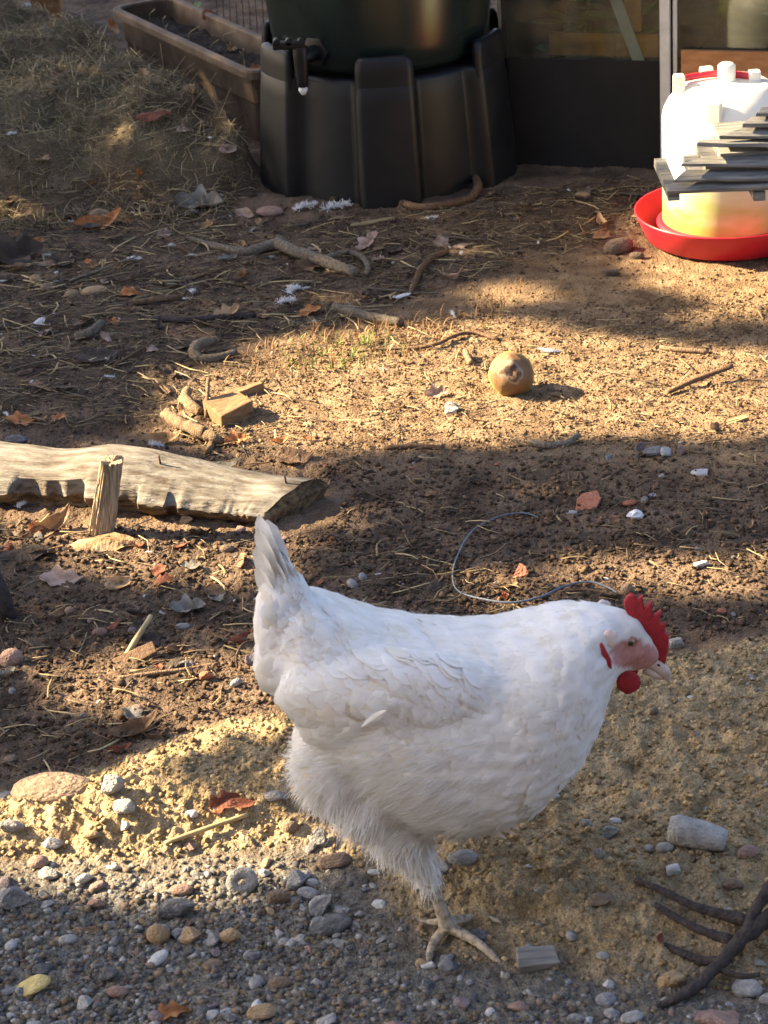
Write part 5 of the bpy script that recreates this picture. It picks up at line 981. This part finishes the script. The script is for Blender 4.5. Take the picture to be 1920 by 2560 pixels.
# loose downy feathers
def plume(seed, fluffy):
    r = random.Random(seed); v = []; f = []
    def strip(a, m_, b, w0):
        a, m_, b = map(np.array, (a, m_, b)); d = b - a; s_ = np.cross(d, [r.gauss(0, .4), r.gauss(0, .4), 1.]); s_ /= np.linalg.norm(s_) + 1e-9; k = len(v)
        v.extend([a - s_ * w0, a + s_ * w0, m_ - s_ * w0 * .8, m_ + s_ * w0 * .8, b]); f.extend([(k, k + 1, k + 3, k + 2), (k + 2, k + 3, k + 4)])
    if fluffy:
        for i in range(230):
            t = r.random() ** .8; base = np.array((t * .7 - .45, .06 * math.sin(t * 4), .05)); a = r.gauss(.25, 1.0); e = r.uniform(-.1, .9); L_ = r.uniform(.08, .26) * (1.1 - .5 * t)
            d = np.array([math.cos(a) * math.cos(e), math.sin(a) * math.cos(e), math.sin(e) * .8]) * L_; sg = np.array([r.gauss(0, .07), r.gauss(0, .07), r.gauss(.02, .05)]); strip(base, base + d * .5 + sg, base + d + sg * .6 - np.array([0, 0, .1 * L_]), .011)
    else:
        rows, cs = 26, (-1, -.6, -.2, 0, .2, .6, 1)
        for i in range(rows):
            t = i / (rows - 1); wv = .17 * np.interp(t, [0, .12, .3, .6, .85, 1], [.15, .75, 1, .95, .7, .05])
            for c_ in cs:
                e = (r.uniform(-.16, .10) if abs(c_) == 1 else 0); v.append((t - .5 + .09 * abs(c_) + e * .15, (c_ * (1 + e)) * wv + .10 * t * t, .10 * math.sin(t * 2.6) - .5 * wv * c_ * c_ + (.012 if c_ == 0 else 0)))
        for i in range(rows - 1):
            for c_ in range(6): k = i * 7 + c_; f.append((k, k + 1, k + 8, k + 7))
        for i in range(36):
            a = r.gauss(0, .9) + (math.pi / 2 if i % 2 else -math.pi / 2); b_ = np.array((-.48 + r.random() * .16, 0, .02)); d = np.array([math.cos(a), math.sin(a), r.random() * .4]) * r.uniform(.08, .2); strip(b_, b_ + d * .5 + [0, 0, .02], b_ + d, .010)
        strip((-.66, -.01, 0), (-.58, 0, .0), (-.45, .0, .01), .012)
    return mesh(v, f, 'plume')
PL = [plume(i, i % 2 == 0) for i in range(4)]
for p_ in PL: p_.materials.append(M['down'])
def feather(pos, L_, label, group=None, k=None, rz=None, tilt=0): 
    o = bpy.data.objects.new('white_feather', PL[random.randrange(4) if k is None else k]); COL.objects.link(o); o.scale = (L_, L_, L_); o.rotation_euler = (math.radians(tilt), random.gauss(0, .15), random.uniform(0, 6.28) if rz is None else math.radians(rz)); o.location = (pos[0], pos[1], pos[2] + .004 + .022 * float(w_bank(pos[0], pos[1]))); return tag(o, label, 'feather', group)
for px, py, wp, k, rz, tl, lab in [(295, 200, 78, 1, 10, 25, 'large white feather on the mossy bank'), (75, 22, 46, 0, 20, 20, 'white down at the top left beside the orange post'), (598, 380, 60, 1, 70, 50, 'pale blue-white feather in the hollow beside the stand'), (528, 376, 24, 0, 80, 30, 'small white down left of the bluish feather'), (770, 525, 80, 0, 5, 10, 'white feather tuft at the left foot of the stand'), (850, 522, 90, 2, 8, 12, 'white feather tuft against the stand base'), (45, 440, 34, 0, 40, 20, 'white down on the earth bank at the left edge'),
        (338, 655, 52, 0, 10, 15, 'white down in the litter above the red leaf'), (98, 812, 52, 3, 60, 40, 'white shell-like feather in the dark litter'), (482, 732, 48, 2, 80, 30, 'white fluff on the straw left of centre'), (735, 730, 74, 0, 60, 30, 'ragged white fluff in front of the forked branch'), (722, 762, 60, 2, 10, 20, 'greyish fluff in the straw in front of the branch'), (1004, 748, 46, 1, 15, 8, 'small white feather at the end of the brown twig'), (1130, 790, 44, 2, 100, 40, 'pinkish white tuft at the back of the sunlit patch'), (978, 872, 24, 0, 90, 40, 'white tuft in the grass at the sunlit patch'), (1374, 884, 58, 3, 0, 6, 'flat white feather behind the quince'), (520, 860, 60, 0, 60, 20, 'white fluff caught on the bent root'), (395, 1120, 50, 2, 20, 20, 'white fluff behind the timber'), (55, 1268, 44, 0, 60, 30, 'dirty white fluff under the timber at left'), (120, 640, 30, 2, 30, 20, 'white fluff beside the dark crumpled leaf')]:
    q = on(px, py); feather(q, wp / scale_at(q), lab, None, k, rz, tl)
c = 0
for p in pts_in(LITTER, 200):
    if c < 46 and seen(p) and free(p): feather((p[0], p[1], float(hfull(p[0], p[1]))), random.uniform(.008, .026), 'scrap of white down in the litter before the stand, ' + side(p), 'down in the litter', random.choice([0, 2]), tilt=random.uniform(-20, 30)); c += 1
for p in pts_in(MIDL, 60)[:40]:
    if c < 56 and seen(p) and free(p): feather((p[0], p[1], float(hfull(p[0], p[1]))), random.uniform(.007, .014), 'scrap of white down on the dark earth left of the hen, ' + side(p), 'down on the dark earth', random.choice([0, 2])); c += 1

# ---- uncountable: crumbs, grit, chaff, grass
ico = bmesh.new(); bmesh.ops.create_icosphere(ico, subdivisions=1, radius=1); ICV = np.array([v_.co[:] for v_ in ico.verts]); ICF = np.array([[v_.index for v_ in f_.verts] for f_ in ico.faces]); ico.free()
def crumbs(name, label, cat, polys, dens_n, smin, smax, cols, flat=.75, mtl='crumb', pw=2.5, sink=.3):
    P = np.vstack([pts_in(pl_, int(n_)) for pl_, n_ in zip(polys, dens_n)]); ok = np.array([free(p) for p in P]); P = P[ok]
    if name == 'soil_crumbs': P = P[RNG.random(len(P)) > .97 * w_dry_sun(P[:, 0], P[:, 1])]
    if name == 'fine_gravel': P = P[RNG.random(len(P)) < .12 + .88 * sst(.5 - (sdpoly(P[:, 0], P[:, 1], GRAVC) + .06 + .06 * fbm(P[:, 0], P[:, 1], 12, 2, 66)) / .14)]
    n = len(P); s = smin + (smax - smin) * RNG.random(n) ** pw
    q = RNG.normal(0, 1, (n, 4)); q /= np.linalg.norm(q, axis=1, keepdims=True); a, b, c_, d = q.T
    R = np.stack([np.stack([1 - 2 * (c_ ** 2 + d ** 2), 2 * (b * c_ - a * d), 2 * (b * d + a * c_)], -1), np.stack([2 * (b * c_ + a * d), 1 - 2 * (b ** 2 + d ** 2), 2 * (c_ * d - a * b)], -1), np.stack([2 * (b * d - a * c_), 2 * (c_ * d + a * b), 1 - 2 * (b ** 2 + c_ ** 2)], -1)], 1)
    loc = ICV[None] * RNG.uniform(.55, 1.3, (n, 12, 1)) * np.stack([RNG.uniform(.8, 1.3, n), RNG.uniform(.7, 1, n), RNG.uniform(.5, .9, n)], 1)[:, None]
    V = np.einsum('nij,nkj->nki', R, loc); V[:, :, 2] *= flat; V *= s[:, None, None]; z = hfull(P[:, 0], P[:, 1]); V += np.stack([P[:, 0], P[:, 1], z + s * sink], 1)[:, None]
    cl = np.array(cols)[RNG.integers(0, len(cols), n)] * RNG.uniform(.75, 1.25, (n, 1)); Fc = (ICF[None] + (np.arange(n) * 12)[:, None, None]).reshape(-1, 3)
    o = link(name, fast_mesh(V.reshape(-1, 3), Fc, name, np.repeat(cl, 12, 0)), mtl); return tag(o, label, cat, kind='stuff')
ALLSOIL = W([(-300, 500), (1000, 520), (2300, 420), (2300, 1560), (1300, 1690), (640, 1790), (330, 1880), (-400, 2050)])
crumbs('soil_crumbs', 'dark crumbs of earth all over the yard', 'earth', [ALLSOIL, MIDL, SHADE], [12000, 6500, 6500], .0012, .0058, [(.065, .044, .03), (.10, .065, .042), (.05, .035, .025), (.135, .09, .058)])
crumbs('dry_sun_crumbs', 'dry crumbs of earth coloured paler for the sunlit patch', 'earth', [SUNNY, DRY_SUN], [8000, 6000], .0011, .0040, [(.17, .11, .06), (.23, .155, .09), (.13, .085, .05)])
crumbs('sand_crumbs', 'yellow crumbs of damp sand on the heap', 'sand', [SAND], [13000], .0013, .0050, [(.27, .197, .105), (.33, .248, .138), (.22, .157, .083)])
crumbs('fine_gravel', 'fine mixed grit among the gravel', 'gravel', [GRAVC, SAND], [19000, 1400], .0013, .0066, [(.13, .125, .115), (.19, .18, .16), (.11, .09, .07), (.25, .245, .235), (.15, .115, .09), (.09, .09, .095), (.17, .13, .08), (.12, .10, .075)], pw=2.0, sink=-.05)
def bits(name, label, cat, polys, ns, lmin, lmax, rmin, rmax, cols, tilt=.12, mtl='straw_bits', yaw=.9):
    P = np.vstack([pts_in(pl_, int(n_)) for pl_, n_ in zip(polys, ns)]); P = P[np.array([free(p) for p in P])]; n = len(P); L_ = lmin + (lmax - lmin) * RNG.random(n) ** 2.2; r = RNG.uniform(rmin, rmax, n); az = RNG.normal(0, yaw, n); el = RNG.normal(0, tilt, n)
    d = np.stack([np.cos(az) * np.cos(el), np.sin(az) * np.cos(el), np.sin(el)], 1); sd = np.stack([-np.sin(az), np.cos(az), 0 * az], 1); up = np.cross(d, sd); z = hfull(P[:, 0], P[:, 1]); c = np.stack([P[:, 0], P[:, 1], z + .0015 + .5 * L_ * np.abs(np.sin(el))], 1); bend = sd * (RNG.normal(0, .08, n) * L_)[:, None] + up * (RNG.uniform(0, .05, n) * L_)[:, None]
    V = np.zeros((n, 3, 4, 3))
    for i, t in enumerate((-.5, 0, .5)):
        for k in range(4): a = k * np.pi / 2; V[:, i, k] = c + d * (L_ * t)[:, None] + (bend if i == 1 else 0) + (sd * math.cos(a) + up * math.sin(a) * .6) * r[:, None]
    ii = np.arange(12).reshape(3, 4); fq = np.array([(ii[i, k], ii[i, (k + 1) % 4], ii[i + 1, (k + 1) % 4], ii[i + 1, k]) for i in range(2) for k in range(4)] + [tuple(ii[0][::-1]), tuple(ii[2])])
    cl = np.array(cols)[RNG.integers(0, len(cols), n)] * RNG.uniform(.7, 1.25, (n, 1)); o = link(name, fast_mesh(V.reshape(-1, 3), (fq[None] + (np.arange(n) * 12)[:, None, None]).reshape(-1, 4), name, np.repeat(cl, 12, 0)), mtl); return tag(o, label, cat, kind='stuff')
bits('chaff', 'fine broken straw and rootlets strewn over the earth', 'chaff', [LITTER, MIDL, SUNNY, SHADE], [9000, 1200, 1500, 600], .006, .055, .0004, .0014, [(.10, .075, .05), (.16, .12, .075), (.30, .235, .13), (.07, .05, .035), (.22, .17, .10), (.05, .038, .03)])
bits('bank_thatch', 'matted dead grass on the mossy bank', 'grass', [BANK], [7000], .02, .09, .0004, .0010, [(.33, .26, .15), (.24, .19, .11), (.42, .35, .21), (.15, .12, .07)], .35, 'grass', 1.2)
def blades(name, label, polys, ns, lmin, lmax, cols, cat='grass', wd_=.0011, lean=.5):
    P = np.vstack([pts_in(pl_, int(n_)) for pl_, n_ in zip(polys, ns)]); P = P[np.array([free(p) for p in P])]; n = len(P); L_ = RNG.uniform(lmin, lmax, n); az = RNG.uniform(0, 6.28, n); dx_ = np.stack([np.cos(az), np.sin(az), 0 * az], 1); sd = np.stack([-np.sin(az), np.cos(az), 0 * az], 1); b = np.stack([P[:, 0], P[:, 1], hfull(P[:, 0], P[:, 1]) - .001], 1); ln = np.abs(RNG.normal(lean, .3, n)); V = np.zeros((n, 4, 2, 3))
    for i, t in enumerate((0, .4, .75, 1)):
        c = b + dx_ * (L_ * ln * t * t)[:, None] + np.array([0, 0, 1]) * (L_ * (t - .35 * ln * t * t))[:, None]
        for j, s_ in enumerate((-1, 1)): V[:, i, j] = c + sd * (s_ * wd_ * (1, .9, .6, .08)[i])
    ii = np.arange(8).reshape(4, 2); fq = np.stack([ii[:-1, :-1], ii[:-1, 1:], ii[1:, 1:], ii[1:, :-1]], -1).reshape(-1, 4); cl = np.array(cols)[RNG.integers(0, len(cols), n)] * RNG.uniform(.7, 1.25, (n, 1))
    o = link(name, fast_mesh(V.reshape(-1, 3), (fq[None] + (np.arange(n) * 8)[:, None, None]).reshape(-1, 4), name, np.repeat(cl, 8, 0)), 'grass'); return tag(o, label, cat, kind='stuff')
blades('bank_grass', 'short tired grass and moss on the bank', [BANK], [5200], .008, .035, [(.13, .12, .05), (.20, .155, .08), (.27, .21, .12), (.33, .265, .16), (.10, .115, .045), (.24, .18, .10)], lean=.8)
TUFT = W([(700, 880), (760, 850), (860, 840), (1000, 850), (1020, 890), (860, 930), (720, 930)])
blades('green_shoots', 'bright green grass shoots at the edge of the sunlit patch', [TUFT], [110], .010, .028, [(.12, .22, .03), (.18, .26, .05), (.10, .17, .03)], lean=.3)
blades('dry_shoots', 'dry upright grass stubs at the edge of the sunlit patch', [W([(540, 900), (860, 800), (1150, 780), (1300, 720), (1300, 790), (1000, 900), (640, 960)])], [420], .010, .030, [(.26, .15, .07), (.34, .22, .11), (.2, .12, .06)], lean=.5)

# ================================================================== HEDGE added out of view, its gaps cut so sun reaches the lit patches
LIT = [(W([(395, 985), (540, 900), (700, 850), (860, 835), (1000, 828), (1130, 800), (1260, 800), (1340, 832), (1500, 836), (1650, 872), (1780, 898), (1960, 880), (1980, 1070), (1750, 1090), (1560, 1075), (1400, 1075), (1250, 1105), (1050, 1110), (880, 1120), (760, 1160), (640, 1130), (520, 1110), (400, 1090)]), 0.0),
       (W([(-250, 1070), (100, 1100), (380, 1110), (560, 1150), (680, 1185), (600, 1225), (480, 1230), (380, 1215), (60, 1220), (-250, 1180)], .06), .06),
       (W([(-150, 1260), (60, 1215), (330, 1225), (470, 1285), (670, 1318), (680, 1405), (420, 1418), (270, 1408), (130, 1385), (40, 1320)], .01), .01),
       (W([(80, 1685), (330, 1632), (470, 1660), (640, 1680), (760, 1745), (600, 1800), (400, 1790), (180, 1760)]), 0.0),
       (W([(-150, 2010), (60, 1985), (200, 1960), (330, 1868), (470, 1822), (640, 1786), (700, 1790), (560, 1815), (430, 1850), (360, 1905), (260, 1930), (420, 1975), (560, 2025), (740, 2055), (760, 2085), (560, 2122), (330, 2155), (120, 2140), (-150, 2110)], .03), .03),
       (W([(1560, 655), (1980, 620), (1980, 790), (1830, 770), (1720, 715), (1600, 700)]), 0.0), (W([(1190, 728), (1290, 722), (1340, 735), (1280, 742)]), 0.0),
       (W([(1180, 1440), (1330, 1445), (1330, 1480), (1190, 1480)]), 0.0), (W([(1480, 1390), (1700, 1420), (1960, 1400), (1960, 1440), (1700, 1470), (1560, 1465)]), 0.0)]
NLV = 50000
LP = np.stack([RNG.uniform(-5.3, -4.1, NLV), RNG.uniform(2.0, 8.6, NLV), RNG.uniform(1.2, 4.8, NLV)], 1)
hq = np.stack([RNG.uniform(foot[0] - .23, foot[0] + .27, 9000), RNG.uniform(YM - .14, YM + .14, 9000), RNG.uniform(.05, .56, 9000)], 1)
LP = np.vstack([LP, hq + S[None] * ((RNG.uniform(4.2, 5.3, 9000) + hq[:, 0]) / -S[0])[:, None]]); NLV = len(LP)
rej = np.zeros(NLV, bool)
for k_, (poly, z) in enumerate(LIT):
    h = LP - S[None] * ((LP[:, 2] - z) / S[2])[:, None]; rej |= sdpoly(h[:, 0], h[:, 1], poly) < (.034, .045, .048, .040, .05, .045, .045, .05, .05)[k_]
for z in np.linspace(.0, .34, 8):
    h = LP - S[None] * ((LP[:, 2] - z) / S[2])[:, None]; rej |= np.hypot(h[:, 0] - dx, h[:, 1] - dy) < .215
    if z > .18: rej |= (np.abs(h[:, 0] - (rx - .12)) < .12) & (np.abs(h[:, 1] - ry) < .14) & (noise(h[:, 0] * 14, h[:, 1] * 14, 99) > -.05)
LP = LP[~rej]; n = len(LP); q = RNG.normal(0, 1, (n, 3)); q /= np.linalg.norm(q, axis=1, keepdims=True); s2 = np.cross(q, RNG.normal(0, 1, (n, 3))); s2 /= np.linalg.norm(s2, axis=1, keepdims=True); nn = np.cross(q, s2); Lh = RNG.uniform(.05, .075, n)
V = np.stack([LP - q * Lh[:, None], LP + s2 * (Lh * .48)[:, None] + nn * (Lh * .1)[:, None], LP + q * Lh[:, None], LP - s2 * (Lh * .48)[:, None] + nn * (Lh * .1)[:, None]], 1)
hd = empty('shade_hedge', (-4.7, 5, 0)); tag(hd, 'tall leafy hedge added out of view at the left to shade the yard', 'hedge')
hl = link('foliage', fast_mesh(V.reshape(-1, 3) - np.array([-4.7, 5, 0]), (np.array([[0, 1, 2], [0, 2, 3]])[None] + (np.arange(n) * 4)[:, None, None]).reshape(-1, 3), 'foliage'), 'hedge_leaf', hd); tag(hl, kind='stuff')
for k in range(6):
    y_ = 2.5 + k * 1.05; mb = MB(); mb.tube(spline([(-4.7, y_, 0), (-4.65, y_ + .05, .8), (-4.75, y_ - .05, 1.7)], 4), [.06, .058, .055, .052, .05, .047, .044, .04, .036], 10); mb.build('stem', 'bark_grey', hd, True)

wl = empty('fill_block_wall', (0, -1.3, 0)); tag(wl, 'unseen grey wall added behind the viewpoint to block fill light', 'wall')  # unseen wall, added only to cut sky fill from the front
mb = MB(); mb.box((0, -1.42, 1.35), (9, .22, 2.9)); mb.build('added_brickwork', 'added_brickwork', wl); mb = MB(); mb.box((0, -1.40, 2.84), (9.2, .34, .08)); mb.build('added_coping', 'pot', wl)
